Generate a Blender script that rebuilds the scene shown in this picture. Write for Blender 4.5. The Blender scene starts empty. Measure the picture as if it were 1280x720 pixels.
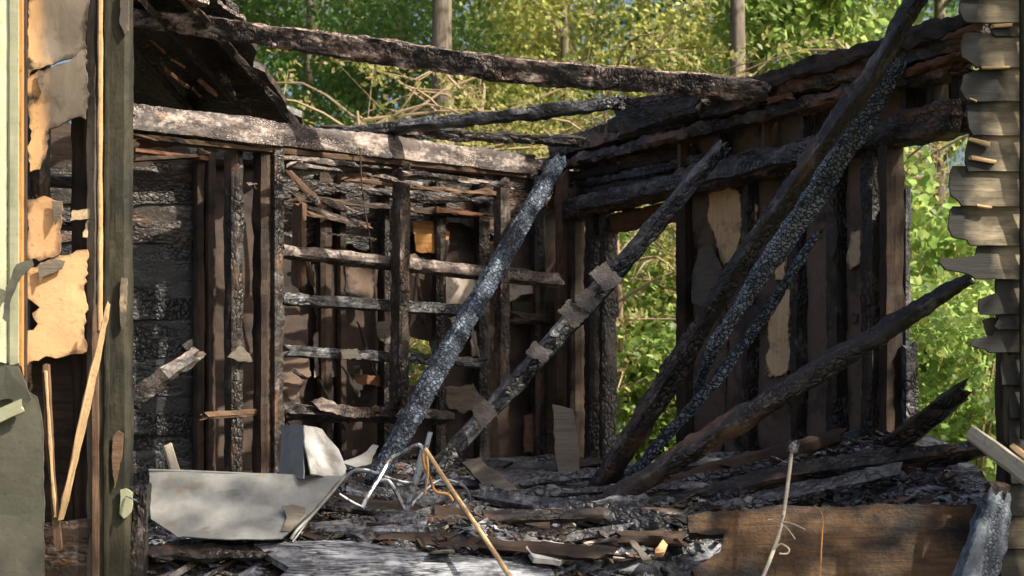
import bpy, math, random
from math import radians, sin, cos, pi, floor
import numpy as np
from mathutils import Vector, Matrix, noise, geometry
random.seed(11); np.random.seed(11)
S = bpy.context.scene; C = S.collection

# ------------------------------------------------------------------ camera, world, sun
F = 2133.0; HY = 480.0; CZ = 1.0          # focal length in photo pixels, horizon row, eye height above the floor
cd = bpy.data.cameras.new('camera'); cam = bpy.data.objects.new('camera', cd); C.objects.link(cam)
cd.sensor_width = 36; cd.lens = 60; cd.shift_y = (HY - 360) / 1280; cd.clip_end = 600
cd.dof.use_dof = True; cd.dof.focus_distance = 7.2; cd.dof.aperture_fstop = 4.5
cam.location = (0, 0, CZ); cam.rotation_euler = (radians(90), 0, 0); S.camera = cam
SUN = Vector((0.72, -0.40, 0.80)).normalized()     # direction towards the sun
wd = bpy.data.worlds.new("World"); S.world = wd; wd.use_nodes = True
nt = wd.node_tree; bg = nt.nodes['Background']; sk = nt.nodes.new('ShaderNodeTexSky')
sk.sky_type = 'NISHITA'; sk.sun_disc = False
sk.sun_elevation = math.asin(SUN.z); sk.sun_rotation = math.atan2(SUN.x, SUN.y)
sk.dust_density = 7.0; sk.air_density = 0.8
nt.links.new(sk.outputs[0], bg.inputs[0]); bg.inputs[1].default_value = 0.11
sl = bpy.data.lights.new('sun', 'SUN'); so = bpy.data.objects.new('sun', sl); C.objects.link(so)
sl.energy = 5.0; sl.angle = radians(0.5); sl.color = (1.0, 0.91, 0.77)
so.rotation_euler = SUN.to_track_quat('Z', 'Y').to_euler(); so.location = (8, -2, 12)
S.view_settings.view_transform = 'Standard'; S.view_settings.look = 'None'
S.view_settings.gamma = 1; S.view_settings.exposure = 1.0

# ------------------------------------------------------------------ helpers
V = Vector
def P(px, py, D): return V(((px - 640) / F * D, D, CZ + (HY - py) / F * D))
WM = {}
def settle(o, M, parent):
    WM[o.name] = M
    if parent is None: o.matrix_basis = M
    else:
        o.parent = parent; o.matrix_basis = WM[parent.name].inverted() @ M
def tag(o, label=None, cat=None, group=None, kind=None):
    for k, v in (('label', label), ('category', cat), ('group', group), ('kind', kind)):
        if v: o[k] = v
    return o
def thing(name, loc, label, cat, group=None):
    o = bpy.data.objects.new(name, None); C.objects.link(o); o.empty_display_size = .1
    settle(o, Matrix.Translation(V(loc)), None)
    return tag(o, label, cat, group)
def link(name, verts, faces, mat, M=None, parent=None, smooth=False):
    me = bpy.data.meshes.new(name); me.from_pydata([tuple(v) for v in verts], [], faces); me.update()
    if smooth:
        me.polygons.foreach_set('use_smooth', [True] * len(me.polygons)); me.set_sharp_from_angle(angle=radians(38))
    for m in (mat if isinstance(mat, (list, tuple)) else [mat]): me.materials.append(m)
    o = bpy.data.objects.new(name, me); C.objects.link(o)
    settle(o, M or Matrix.Identity(4), parent); return o
seedn = [0]
def nv(): seedn[0] += 1; return V((seedn[0] * 7.31, seedn[0] * 3.17, seedn[0] * 1.93))

def beam(name, pts, w, d, mat, side=None, parent=None, res=.035, rough=.005, jag=(.04, .04), al=0, alc=(.04, .03), roll=0, wob=.035, closed=True, corner=.05):
    """A timber along a polyline: rectangular section w (across the side vector) by d, worn faces, broken ends."""
    pts = [V(p) for p in pts]; p0, p1 = pts[0], pts[-1]; ax = (p1 - p0).normalized()
    if side is None: side = ax.cross(V((0, 1, 0)))
    side = (side - ax * side.dot(ax)).normalized(); dep = ax.cross(side).normalized()
    if roll:
        c, s = cos(radians(roll)), sin(radians(roll)); side, dep = side * c + dep * s, dep * c - side * s
    ws = w if isinstance(w, (list, tuple)) else [w] * len(pts)
    if len(ws) != len(pts): ws = [ws[0] + (ws[-1] - ws[0]) * i / (len(pts) - 1) for i in range(len(pts))]
    M = Matrix((ax, side, dep)).transposed().to_4x4(); M.translation = p0; Mi = M.inverted()
    L = [Mi @ p for p in pts]; cum = [0]
    for a, b in zip(L, L[1:]): cum.append(cum[-1] + (b - a).length)
    tot = cum[-1]; n = max(4, int(tot / res) + 1); seed = nv()
    w0 = sum(ws) / len(ws); nr = max(8, int(2 * (w0 + d) / res)); nr = min(nr, 60)
    ring = []; per = 2 * (w0 + d)
    for k in range(nr):
        t = k / nr * per
        if t < w0: a, b = t - w0 / 2, -d / 2
        elif t < w0 + d: a, b = w0 / 2, t - w0 - d / 2
        elif t < 2 * w0 + d: a, b = w0 / 2 - (t - w0 - d), d / 2
        else: a, b = -w0 / 2, d / 2 - (t - 2 * w0 - d)
        # soften the arrises
        ca = abs(a) / (w0 / 2); cb = abs(b) / (d / 2); q = max(0, min(ca, cb) - .7) / .3
        a *= 1 - corner * q * min(1, d / w0); b *= 1 - corner * q * min(1, w0 / d)
        ring.append((a / w0, b, t))
    verts = []
    for i in range(n):
        u = tot * i / (n - 1); j = 0
        while j < len(cum) - 2 and cum[j + 1] < u: j += 1
        f = (u - cum[j]) / max(1e-6, cum[j + 1] - cum[j]); c = L[j].lerp(L[j + 1], f); ww = ws[j] * (1 - f) + ws[j + 1] * f
        k1 = 1 + wob * 2 * noise.noise(seed + V((u * 3, 0, 0))); sc = ww / w0
        for (a, b, t) in ring:
            y = a * ww * k1; z = b * k1 * (sc if sc < 1 else 1)
            r = V((y, z)); rl = max(1e-5, r.length); p3 = V((u, y, z))
            dis = rough * 1.6 * noise.noise(seed + V((u * 9, y * 25, z * 25))) + rough * noise.noise(seed + V((u * 25, y * 50, z * 50)))
            if al:
                dd = noise.voronoi(seed + V((u / alc[0], y / alc[1], z / alc[1])))[0]
                e = min(1, max(0, (dd[1] - dd[0]) / .35)); dis += al * (sq(e) - .6)
            y += y / rl * dis; z += z / rl * dis; x = u
            if u < jag[0] * 1.6: x += jag[0] * .9 * (noise.noise(seed + V((y * 40, z * 40, 5))) * 1.5 + .45) * (1 - u / (jag[0] * 1.6))
            if tot - u < jag[1] * 1.6: x -= jag[1] * .9 * (noise.noise(seed + V((y * 40, z * 40, 9))) * 1.5 + .45) * (1 - (tot - u) / (jag[1] * 1.6))
            verts.append((x + c.x - u if len(pts) > 2 else x, y + c.y, z + c.z))
    faces = []
    for i in range(n - 1):
        for k in range(nr):
            a = i * nr + k; b = i * nr + (k + 1) % nr; faces.append((a, b, b + nr, a + nr))
    for e, i in ((0, 0), (1, n - 1)):
        c = sum((V(verts[i * nr + k]) for k in range(nr)), V()) / nr; verts.append(tuple(c)); ci = len(verts) - 1
        for k in range(nr):
            a = i * nr + k; b = i * nr + (k + 1) % nr; faces.append((ci, b, a) if e == 0 else (ci, a, b))
    return link(name, verts, faces, mat, M, parent, smooth=res <= .025)
def sq(x): return x ** .5
def wpx(px, D): return px * D / F

def sheet(name, pts, th, mat, jit=.006, seg=.03, warp=.008, parent=None, res=.05, bend=0, flipx=False):
    """A board or panel with a torn outline, real thickness and a slight warp."""
    pts = [V(p) for p in pts]; n = V()
    for a, b in zip(pts, pts[1:] + pts[:1]): n += a.cross(b)
    n.normalize()
    if n.y > 0: n = -n
    ux = V((1, 0, 0)); ux = (ux - n * ux.dot(n)).normalized(); uz = n.cross(ux)
    if uz.z < 0: uz = -uz
    o = pts[0]; M = Matrix((ux, uz, ux.cross(uz))).transposed().to_4x4(); M.translation = o; Mi = M.inverted()
    q = [(Mi @ p).to_2d() for p in pts]; seed = nv(); out = []
    for a, b in zip(q, q[1:] + q[:1]):
        m = max(1, int((b - a).length / seg)); t = (b - a); nn = V((-t.y, t.x)).normalized()
        for i in range(m):
            p = a + t * i / m; k = jit * (1.6 * noise.noise(seed + V((p.x * 12, p.y * 12, 0))) + random.uniform(-.6, .6))
            out.append(p + nn * k)
    xs = [p.x for p in out]; ys = [p.y for p in out]; ins = []
    x = min(xs) + res / 2
    while x < max(xs):
        y = min(ys) + res / 2
        while y < max(ys):
            ins.append(V((x + random.uniform(-.3, .3) * res, y + random.uniform(-.3, .3) * res))); y += res
        x += res
    def inside(p):
        c = False; j = len(out) - 1
        for i in range(len(out)):
            a, b = out[i], out[j]
            if (a.y > p.y) != (b.y > p.y) and p.x < (b.x - a.x) * (p.y - a.y) / (b.y - a.y) + a.x: c = not c
            j = i
        return c
    ins = [p for p in ins if inside(p)]; m = len(out)
    r = geometry.delaunay_2d_cdt(out + ins, [], [list(range(m))], 1, 1e-6)
    vs, es, fs = r[0], r[1], r[2]; W = max(xs) - min(xs)
    def zz(p): return warp * 2 * noise.noise(seed + V((p.x * 4, p.y * 4, 3))) + bend * ((p.x - min(xs)) / W - .5) ** 2
    top = [(p.x, p.y, zz(p) + th / 2) for p in vs]; bot = [(p.x, p.y, zz(p) - th / 2) for p in vs]; N = len(vs)
    faces = [tuple(f) for f in fs] + [tuple(i + N for i in reversed(f)) for f in fs]; cnt = {}
    for f in fs:
        for i in range(len(f)):
            a, b = f[i], f[(i + 1) % len(f)]; cnt[(a, b)] = 1
    for (a, b) in cnt:
        if (b, a) not in cnt: faces.append((b, a, a + N, b + N))
    o = link(name, top + bot, faces, mat, M, parent); A = np.array([tuple(a) for a in out]); Bq = np.roll(A, -1, 0); ed = []
    for p in vs:
        q = np.array(tuple(p)); d = Bq - A; t = np.clip(((q - A) * d).sum(1) / np.maximum(1e-12, (d * d).sum(1)), 0, 1); ed.append(float(np.min(np.linalg.norm(A + d * t[:, None] - q, axis=1))))
    at = o.data.attributes.new('edge', 'FLOAT', 'POINT'); at.data.foreach_set('value', ed + ed); return o

def tube(name, pts, rad, mat, parent=None, nr=8, sub=4, wob=0, at=None):
    pts = [V(p) for p in pts]; rr = rad if isinstance(rad, (list, tuple)) else [rad] * len(pts)
    verts, faces = tubegeo(pts, rr, nr, sub, wob); o = at or pts[0]
    return link(name, [v - o for v in verts], faces, mat, Matrix.Translation(o), parent, True)
def tubegeo(pts, rr, nr=8, sub=4, wob=0):
    P2, R2 = [], []; n = len(pts); seed = nv()
    for i in range(n - 1):
        a = pts[max(0, i - 1)]; b = pts[i]; c = pts[i + 1]; d = pts[min(n - 1, i + 2)]
        for k in range(sub):
            t = k / sub
            P2.append(.5 * ((2 * b) + (c - a) * t + (2 * a - 5 * b + 4 * c - d) * t * t + (3 * b - a - 3 * c + d) * t ** 3)); R2.append(rr[i] * (1 - t) + rr[i + 1] * t)
    P2.append(pts[-1]); R2.append(rr[-1]); verts, faces = [], []; up = V((.13, .31, .94))
    for i, p in enumerate(P2):
        t = (P2[min(i + 1, len(P2) - 1)] - P2[max(i - 1, 0)]).normalized(); s = t.cross(up)
        if s.length < .2: s = t.cross(V((1, 0, 0)))
        s.normalize(); q = t.cross(s)
        for k in range(nr):
            a = 2 * pi * k / nr; r = R2[i] * (1 + wob * noise.noise(seed + p * 4 + V((cos(a), sin(a), 0))))
            verts.append(p + s * cos(a) * r + q * sin(a) * r)
    for i in range(len(P2) - 1):
        for k in range(nr): a = i * nr + k; b = i * nr + (k + 1) % nr; faces.append((a, b, b + nr, a + nr))
    faces.append(tuple(range(nr - 1, -1, -1))); faces.append(tuple((len(P2) - 1) * nr + k for k in range(nr)))
    return verts, faces

# ------------------------------------------------------------------ materials
class G:
    def __init__(s, name):
        s.m = bpy.data.materials.new(name); s.m.use_nodes = True; s.t = s.m.node_tree; s.n = s.t.nodes
        s.b = s.n['Principled BSDF']; s.out = s.n['Material Output']
    def N(s, ty, **k):
        x = s.n.new('ShaderNode' + ty)
        for a, b in k.items():
            if a[0] == '_': setattr(x, a[1:], b)
        return x
    def L(s, a, b): s.t.links.new(a, b)
    def co(s, sc=(1, 1, 1), warp=0):
        tc = s.N('TexCoord'); oi = s.N('ObjectInfo'); ad = s.N('VectorMath', _operation='ADD'); ml = s.N('VectorMath', _operation='MULTIPLY')
        k = s.N('Math', _operation='MULTIPLY'); k.inputs[1].default_value = 31.7; s.L(oi.outputs['Random'], k.inputs[0])
        s.L(tc.outputs['Object'], ad.inputs[0]); s.L(k.outputs[0], ad.inputs[1]); s.L(ad.outputs[0], ml.inputs[0]); ml.inputs[1].default_value = sc
        return ml.outputs[0]
    def noi(s, sc, scale=1, det=5, ro=.6, dist=0):
        n = s.N('TexNoise'); n.inputs['Scale'].default_value = scale; n.inputs['Detail'].default_value = det
        n.inputs['Roughness'].default_value = ro; n.inputs['Distortion'].default_value = dist; s.L(s.co(sc), n.inputs['Vector']); return n.outputs[0]
    def ramp(s, v, lo, hi, a=(0, 0, 0), b=(1, 1, 1)):
        r = s.N('ValToRGB'); e = r.color_ramp.elements; e[0].position = lo; e[1].position = hi
        e[0].color = (*a, 1); e[1].color = (*b, 1); s.L(v, r.inputs[0]); return r.outputs[0]
    def mix(s, f, a, b):
        m = s.N('Mix', _data_type='RGBA')
        for i, v in ((0, f), (6, a), (7, b)):
            if isinstance(v, (int, float)): m.inputs[i].default_value = v
            elif isinstance(v, tuple): m.inputs[i].default_value = (*v, 1)
            else: s.L(v, m.inputs[i])
        return m.outputs[2]
    def mth(s, op, a, b=0.0):
        m = s.N('Math', _operation=op)
        for i, v in ((0, a), (1, b)):
            if isinstance(v, (int, float)): m.inputs[i].default_value = v
            else: s.L(v, m.inputs[i])
        return m.outputs[0]
    def fin(s, col, rough=.6, h=None, dist=.01, st=1.0, spec=.5, metal=0):
        if isinstance(col, tuple): s.b.inputs['Base Color'].default_value = (*col, 1)
        else: s.L(col, s.b.inputs['Base Color'])
        if isinstance(rough, (int, float)): s.b.inputs['Roughness'].default_value = rough
        else: s.L(rough, s.b.inputs['Roughness'])
        s.b.inputs['Specular IOR Level'].default_value = spec; s.b.inputs['Metallic'].default_value = metal
        if h is not None:
            b = s.N('Bump'); b.inputs['Strength'].default_value = st; b.inputs['Distance'].default_value = dist
            s.L(h, b.inputs['Height']); s.L(b.outputs[0], s.b.inputs['Normal'])
        return s.m

def char(name, c1, c2, ash, amt, blocks=(22, 38, 38), rough=.45, brown=None, bamt=.0, bd=.012, spec=.5, soft=True):
    """Alligator char: blistered blocks, with ash and patches of scorched brown wood of their own outline."""
    g = G(name); v = g.N('TexVoronoi', _feature='DISTANCE_TO_EDGE'); v.inputs['Scale'].default_value = 1
    wv = g.N('VectorMath', _operation='ADD'); wn = g.N('TexNoise'); wn.inputs['Scale'].default_value = .9; wn.inputs['Detail'].default_value = 3; g.L(g.co(blocks), wn.inputs['Vector'])
    wm = g.N('VectorMath', _operation='SCALE'); wm.inputs['Scale'].default_value = 1.3; g.L(wn.outputs['Color'], wm.inputs[0]); g.L(g.co(blocks), wv.inputs[0]); g.L(wm.outputs[0], wv.inputs[1]); g.L(wv.outputs[0], v.inputs['Vector'])
    e = g.mth('MINIMUM', g.mth('MULTIPLY', v.outputs['Distance'], 4.0), 1.0)
    pa = g.ramp(g.noi((1, 3, 3), 2.5, 4), .42, .58); e = g.mth('MAXIMUM', e, g.mth('SUBTRACT', 1.0, pa)) if soft else e
    c = g.mix(g.ramp(g.noi((1, 1, 1), 5), .38, .65), c1, c2)
    if brown: c = g.mix(g.ramp(g.noi((1.5, 5, 5), 1.3, 6, .65), .62 - bamt, .70 - bamt), c, g.mix(g.noi((4, 60, 60), 1), brown, tuple(x * 2.2 for x in brown)))
    a = g.ramp(g.mth('ADD', g.noi((3, 8, 8), 1.6, 7, .7), g.mth('MULTIPLY', g.noi((1, 1, 1), 40, 3), .35)), .86 - amt, 1.04 - amt)
    c = g.mix(a, c, ash); c = g.mix(g.ramp(e, .1, .6), tuple(x * .35 for x in c1), c)
    h = g.mth('ADD', e, g.mth('MULTIPLY', g.noi((1, 1, 1), 55, 4), .55))
    return g.fin(c, g.ramp(g.noi((1, 1, 1), 30), .3, .8, (rough - .08,) * 3, (rough + .25,) * 3), h, bd * .55, 1, spec)
def edgeburn(g, c, scorch, edge):
    at = g.N('Attribute', _attribute_name='edge'); k = g.mth('ADD', g.mth('MULTIPLY', at.outputs['Fac'], 1 / edge), g.mth('MULTIPLY', g.mth('SUBTRACT', g.noi((1, 1, 1), 9, 6, .65), .40), 5.0))
    return g.mix(g.ramp(k, .15, .9, (1, 1, 1), (0, 0, 0)), c, g.mix(.45, scorch, c) if 0 else scorch)
def wood(name, c1, c2, scorch, samt, grain=(3, 55, 55), rough=.75, third=None, tamt=0, bd=.004, spec=.3, edge=0):
    """Bare or painted wood: grain along the board, scorch and worn patches with ragged edges."""
    g = G(name); n = g.noi(grain, 1, 6, .65, .4); c = g.mix(g.ramp(n, .32, .68), c1, c2)
    if third: c = g.mix(g.ramp(g.noi((1.2, 6, 6), 1.5, 6, .7), .66 - tamt, .72 - tamt), c, third)
    c = g.mix(g.ramp(g.noi((1, 1.4, 1), 3.2, 7, .62), .64 - samt, .80 - samt), c, scorch)
    c = g.mix(g.ramp(g.noi((1, 1, 1), 45, 2), .62, .72), c, g.mix(.5, c, scorch))
    if edge: c = edgeburn(g, c, scorch, edge)
    return g.fin(c, rough, g.mth('ADD', n, g.mth('MULTIPLY', g.noi((1, 1, 1), 60), .5)), bd, 1, spec)
BLACK = char('black_char', (.014, .0105, .0085), (.038, .028, .021), (.18, .155, .14), .12, brown=(.07, .035, .019), bamt=.06)
BROWNC = char('brown_char', (.020, .013, .009), (.055, .034, .023), (.20, .165, .145), .15, brown=(.10, .048, .026), bamt=.11, rough=.55)
SILVER = char('silver_char', (.030, .038, .054), (.085, .110, .155), (.24, .30, .38), .20, blocks=(44, 40, 40), rough=.5, bd=.016, spec=.35, soft=False)
SILVERX = char('silver_cross_cracked_char', (.040, .048, .062), (.125, .15, .19), (.30, .35, .41), .30, blocks=(55, 45, 45), rough=.5, bd=.016, spec=.35, soft=False)
LOGM = char('pale_blistered_char', (.045, .056, .070), (.095, .115, .14), (.20, .235, .28), .22, blocks=(60, 60, 60), rough=.6, bd=.008, spec=.3)
JOIST = char('ash_and_sun_patched_char', (.014, .011, .009), (.040, .029, .023), (.46, .33, .27), .21, blocks=(45, 30, 30), rough=.6, brown=(.07, .035, .018), bamt=.06, bd=.008, spec=.4)  # pinkish ash tone also stands in for sunlit patches
SILVER2 = char('grey_char', (.022, .021, .022), (.058, .057, .060), (.17, .17, .18), .22, blocks=(22, 30, 30), rough=.45, bd=.014)
ASHY = char('ashy_char', (.024, .018, .015), (.085, .060, .050), (.36, .29, .25), .22, blocks=(60, 70, 70), rough=.6, bd=.006, brown=(.10, .05, .025), bamt=.05)
D3M = char('mottled_black_char', (.013, .011, .010), (.034, .028, .025), (.15, .13, .12), .16, brown=(.055, .028, .015), bamt=.03, rough=.5)
DARKW = wood('dark_scorched_wood', (.030, .020, .014), (.072, .045, .030), (.013, .010, .008), .16)
MIDW = wood('scorched_brown_wood', (.085, .050, .030), (.16, .097, .060), (.015, .011, .009), .12)
REDW = wood('red_brown_wood', (.095, .040, .021), (.18, .078, .037), (.02, .012, .010), .10)
TAN = wood('bare_tan_sheathing', (.52, .30, .14), (.64, .39, .20), (.20, .12, .07), .03, grain=(2.5, 9, 9), rough=.8, bd=.002, edge=.03)
TANLIT = wood('sunlit_tan_wood', (.68, .43, .22), (.84, .58, .34), (.12, .06, .03), .06, grain=(40, 4, 9), bd=.004, edge=.015)  # brighter copy of the tan, strong light put into its colour
TANG = wood('smoked_tan_sheathing', (.42, .30, .18), (.60, .44, .28), (.085, .072, .058), .17, grain=(2.5, 9, 9), rough=.8, bd=.003, edge=.03)
g = G('smoked_half_tan_board'); n_ = g.noi((9, 3, 9), 1, 6, .65, .4); tc_ = g.N('TexCoord'); sx_ = g.N('SeparateXYZ'); g.L(tc_.outputs['Object'], sx_.inputs[0])
sm_ = g.ramp(g.mth('ADD', sx_.outputs[0], g.mth('MULTIPLY', g.noi((1, .5, 1), 6, 5), .14)), .08, .145)
c_ = g.mix(sm_, g.mix(n_, (.58, .33, .14), (.72, .43, .20)), g.mix(g.ramp(n_, .3, .7), (.10, .083, .064), (.19, .158, .12))); c_ = g.mix(g.ramp(g.noi((1, 1, 1), 5, 6), .58, .68), c_, (.06, .048, .035)); c_ = edgeburn(g, c_, (.05, .04, .03), .025); GREYB = g.fin(c_, .85, n_, .003, 1, .2)
OLIVE = wood('olive_painted_wood', (.022, .020, .012), (.045, .041, .024), (.012, .012, .009), .16, grain=(5, 30, 30), third=(.26, .17, .09), tamt=-.05)
GREYP = wood('grey_brown_wood', (.10, .085, .065), (.17, .145, .115), (.04, .033, .026), .12)
PALEW = wood('pale_split_wood', (.42, .27, .13), (.60, .41, .22), (.12, .07, .04), .06, grain=(3, 80, 80))
PALEG = wood('pale_grey_wood', (.30, .26, .20), (.44, .39, .31), (.12, .10, .08), .08)
CREAM = wood('cream_green_paint', (.28, .285, .185), (.35, .355, .235), (.18, .19, .11), .04, grain=(20, 2, 20), rough=.55, bd=.001)
ORNG = wood('orange_edge_wood', (.32, .15, .045), (.48, .24, .08), (.06, .03, .015), .08)
GREYM = wood('grey_membrane', (.075, .075, .055), (.105, .10, .075), (.05, .05, .04), .08, grain=(6, 6, 6), rough=.6, bd=.002, edge=.015)
PLAST = wood('smoked_plaster', (.40, .34, .29), (.52, .44, .37), (.16, .12, .10), .12, grain=(8, 8, 8), bd=.003, edge=.03)
DPLAST = wood('dark_smoked_board', (.046, .031, .024), (.080, .055, .042), (.016, .012, .011), .16, grain=(3, 3, 3), bd=.003)
WRP = wood('smoke_stained_wallboard', (.12, .080, .058), (.19, .13, .096), (.018, .014, .012), .15, grain=(3, 3, 3), third=(.30, .15, .08), tamt=.02, bd=.004, edge=.03)
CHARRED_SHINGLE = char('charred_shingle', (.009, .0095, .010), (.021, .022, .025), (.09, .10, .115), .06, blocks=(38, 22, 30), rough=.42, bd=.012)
ASHW = char('white_ash_crust', (.07, .072, .078), (.15, .158, .172), (.32, .335, .36), .26, blocks=(9, 80, 80), rough=.8, bd=.008, spec=.2)
ASH = char('ash_and_char', (.018, .018, .020), (.060, .063, .070), (.26, .27, .30), .26, blocks=(45, 45, 45), rough=.7, bd=.02)
g = G('weathered_clapboard'); n_ = g.noi((4, 60, 60), 1, 6, .65, .4)
c_ = g.mix(g.ramp(n_, .3, .7), (.23, .18, .12), (.40, .33, .22)); c_ = g.mix(g.ramp(g.noi((1.5, 4, 4), 2.5, 6), .5, .62), c_, (.13, .11, .07))
tc_ = g.N('TexCoord'); sx_ = g.N('SeparateXYZ'); g.L(tc_.outputs['Object'], sx_.inputs[0])
soot = g.ramp(g.mth('ADD', sx_.outputs[0], g.mth('MULTIPLY', g.noi((1, 1, 1), 7, 5), .16)), .12, .19, (1, 1, 1), (0, 0, 0))
c_ = g.mix(soot, c_, (.026, .026, .024)); CLAP = g.fin(c_, .8, n_, .004, 1, .3)
g = G('zinc_sheet'); nn_ = g.noi((1, 1, 1), 5, 7, .65)
c_ = g.mix(g.ramp(nn_, .4, .62), (.24, .24, .225), (.15, .155, .145)); c_ = g.mix(g.ramp(g.noi((1, 2, 1), 9, 6), .60, .70), c_, (.20, .15, .085)); c_ = g.mix(g.ramp(g.noi((1.5, 3, 1), 2.6, 7, .7), .58, .68), c_, (.12, .125, .11))
ZINC = g.fin(c_, .5, g.noi((1, 1, 1), 6, 3), .012, 1, .4, .15)
g = G('sunlit_flap_metal'); FLAPM = g.fin(g.mix(g.ramp(g.noi((1, 1, 1), 9, 7, .65), .45, .62), (.50, .49, .46), (.26, .25, .23)), .6, g.noi((1, 1, 1), 8, 5), .02, .8)  # paler than the zinc: the flap's sunlit side put into its colour
g = G('plate_metal'); c_ = g.mix(g.ramp(g.noi((1, 1, 1), 30, 6), .45, .65), (.045, .036, .034), (.08, .066, .062)); PLATE = g.fin(c_, .5, g.noi((1, 1, 1), 90, 4), .003, 1, .5, .2)
g = G('bare_steel_tube'); STEEL = g.fin(g.mix(g.ramp(g.noi((1, 1, 1), 40, 5), .5, .62), (.42, .46, .50), (.14, .10, .08)), .32, None, metal=.75)
g = G('white_cloth'); CLOTH = g.fin(g.mix(g.ramp(g.noi((1, 1, 1), 16, 5), .5, .66), (.62, .60, .56), (.28, .24, .20)), .9, g.noi((1, 1, 1), 40), .006)
g = G('bark'); bn = g.noi((18, 18, 3), 1, 6); BARK = g.fin(g.mix(g.ramp(bn, .35, .65), (.10, .082, .062), (.22, .185, .145)), .9, bn, .02, 1, .2)
g = G('twig_bark'); TWIG = g.fin(g.mix(g.noi((1, 1, 1), 12), (.20, .14, .085), (.34, .26, .17)), .85, None, spec=.2)
g = G('ground_soil'); gn = g.noi((1, 1, 1), .8, 8); GROUND = g.fin(g.mix(g.ramp(g.noi((1, 1, 1), 6, 7), .42, .6), (.10, .085, .06), (.06, .085, .03)), .95, g.noi((1, 1, 1), 14, 6), .05, 1, .2)
def leafmat(name, a, b, c, camt, ta, tb, spec=.35):
    g = G(name); geo = g.N('NewGeometry'); r = geo.outputs['Random Per Island']; r2 = g.mth('FRACT', g.mth('MULTIPLY', r, 17.3))
    col = g.mix(r, a, b); col = g.mix(g.ramp(r2, 1 - camt, 1 - camt + .02), col, c)
    tr = g.mix(r, ta, tb); tr = g.mix(g.ramp(r2, 1 - camt, 1 - camt + .02), tr, tuple(min(.9, x * 2) for x in c))
    g.fin(col, .45, None, spec=spec); t = g.N('BsdfTranslucent'); g.L(tr, t.inputs[0]); ms = g.N('MixShader'); ms.inputs[0].default_value = .5
    g.L(g.b.outputs[0], ms.inputs[1]); g.L(t.outputs[0], ms.inputs[2]); g.L(ms.outputs[0], g.out.inputs[0]); return g.m
LEAF = leafmat('green_leaf', (.085, .135, .030), (.15, .20, .045), (.20, .22, .05), .10, (.32, .54, .14), (.60, .72, .24))
LEAFY = leafmat('yellow_green_leaf', (.14, .16, .035), (.22, .22, .06), (.26, .24, .07), .22, (.58, .64, .16), (.78, .78, .30))
LEAFD = leafmat('dark_green_leaf', (.04, .085, .02), (.075, .125, .025), (.15, .14, .03), .05, (.16, .32, .09), (.32, .46, .13))
LEAFB = leafmat('scorched_leaf', (.22, .19, .08), (.30, .26, .10), (.14, .17, .04), .35, (.42, .38, .13), (.52, .48, .17))

# ------------------------------------------------------------------ wall planes (vertical, through two points on plan)
class Wall:
    def __init__(s, px0, D0, px1, D1):
        s.a = V(((px0 - 640) / F * D0, D0, 0)); s.b = V(((px1 - 640) / F * D1, D1, 0)); s.u = (s.b - s.a).normalized()
        s.n = V((s.u.y, -s.u.x, 0))
        if s.n.y > 0: s.n = -s.n                      # towards the camera
    def D(s, px, off=0):
        a = s.a + s.n * off; k = (px - 640) / F      # a.x + u.x t = k (a.y + u.y t)
        t = (k * a.y - a.x) / (s.u.x - k * s.u.y); return a.y + s.u.y * t
    def p(s, px, py, off=0): return P(px, py, s.D(px, off))
def stud(wl, name, px, w, y0, y1, mat, parent, off=0, dp=.09, lean=0, **k):
    D = wl.D(px, off); c = wl.p(px, y0, off); c2 = wl.p(px + lean, y1, off)
    if not lean: c2.x, c2.y = c.x, c.y
    return beam(name, [c, c2], wpx(w, D), dp, mat, side=wl.u, parent=parent, **k)
def rail(wl, name, a, b, w, mat, parent, off=0, dp=.05, **k):
    pa, pb = wl.p(*a, off), wl.p(*b, off)
    ws = [wpx(x, y) for x, y in zip(w if isinstance(w, (list, tuple)) else (w, w), (pa.y, pb.y))]
    return beam(name, [pa, pb], ws, dp, mat, side=V((0, 0, 1)), parent=parent, **k)
def patch(wl, name, pts, mat, parent, off=0, th=.01, **k):
    return sheet(name, [wl.p(x, y, off) for x, y in pts], th, mat, parent=parent, **k)
WR = Wall(705, 10.5, 1215, 6.6)
WP = Wall(165, 7.9, 665, 9.5)
WB = Wall(165, 9.2, 705, 10.5)
WF = Wall(0, 6.0, 1280, 6.0)

# ------------------------------------------------------------------ setting: ground and floor
def grid(name, x0, x1, y0, y1, nx, ny, h, mat, kind=None):
    vs = []; fs = []
    for j in range(ny + 1):
        for i in range(nx + 1):
            x = x0 + (x1 - x0) * i / nx; y = y0 + (y1 - y0) * j / ny; vs.append((x, y, h(x, y)))
    for j in range(ny):
        for i in range(nx):
            a = j * (nx + 1) + i; fs.append((a, a + 1, a + nx + 2, a + nx + 1))
    return link(name, vs, fs, mat, smooth=True)
tag(grid('ground', -200, 200, -60, 300, 80, 80, lambda x, y: -.62 + .05 * noise.noise(V((x * .3, y * .3, 0))), GROUND), kind='structure')
def boxm(name, x0, x1, y0, y1, z0, z1, mat, parent=None):
    c = V(((x0 + x1) / 2, (y0 + y1) / 2, z0)); vs = [V((x, y, z)) - c for z in (z0, z1) for x, y in ((x0, y0), (x1, y0), (x1, y1), (x0, y1))]
    return link(name, vs, [(3, 2, 1, 0), (4, 5, 6, 7), (0, 1, 5, 4), (1, 2, 6, 5), (2, 3, 7, 6), (3, 0, 4, 7)], mat, Matrix.Translation(c), parent)
fl = boxm('floor', -4.2, 1.75, 6.07, 10.9, -.7, 0, DARKW); tag(fl, kind='structure')
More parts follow.
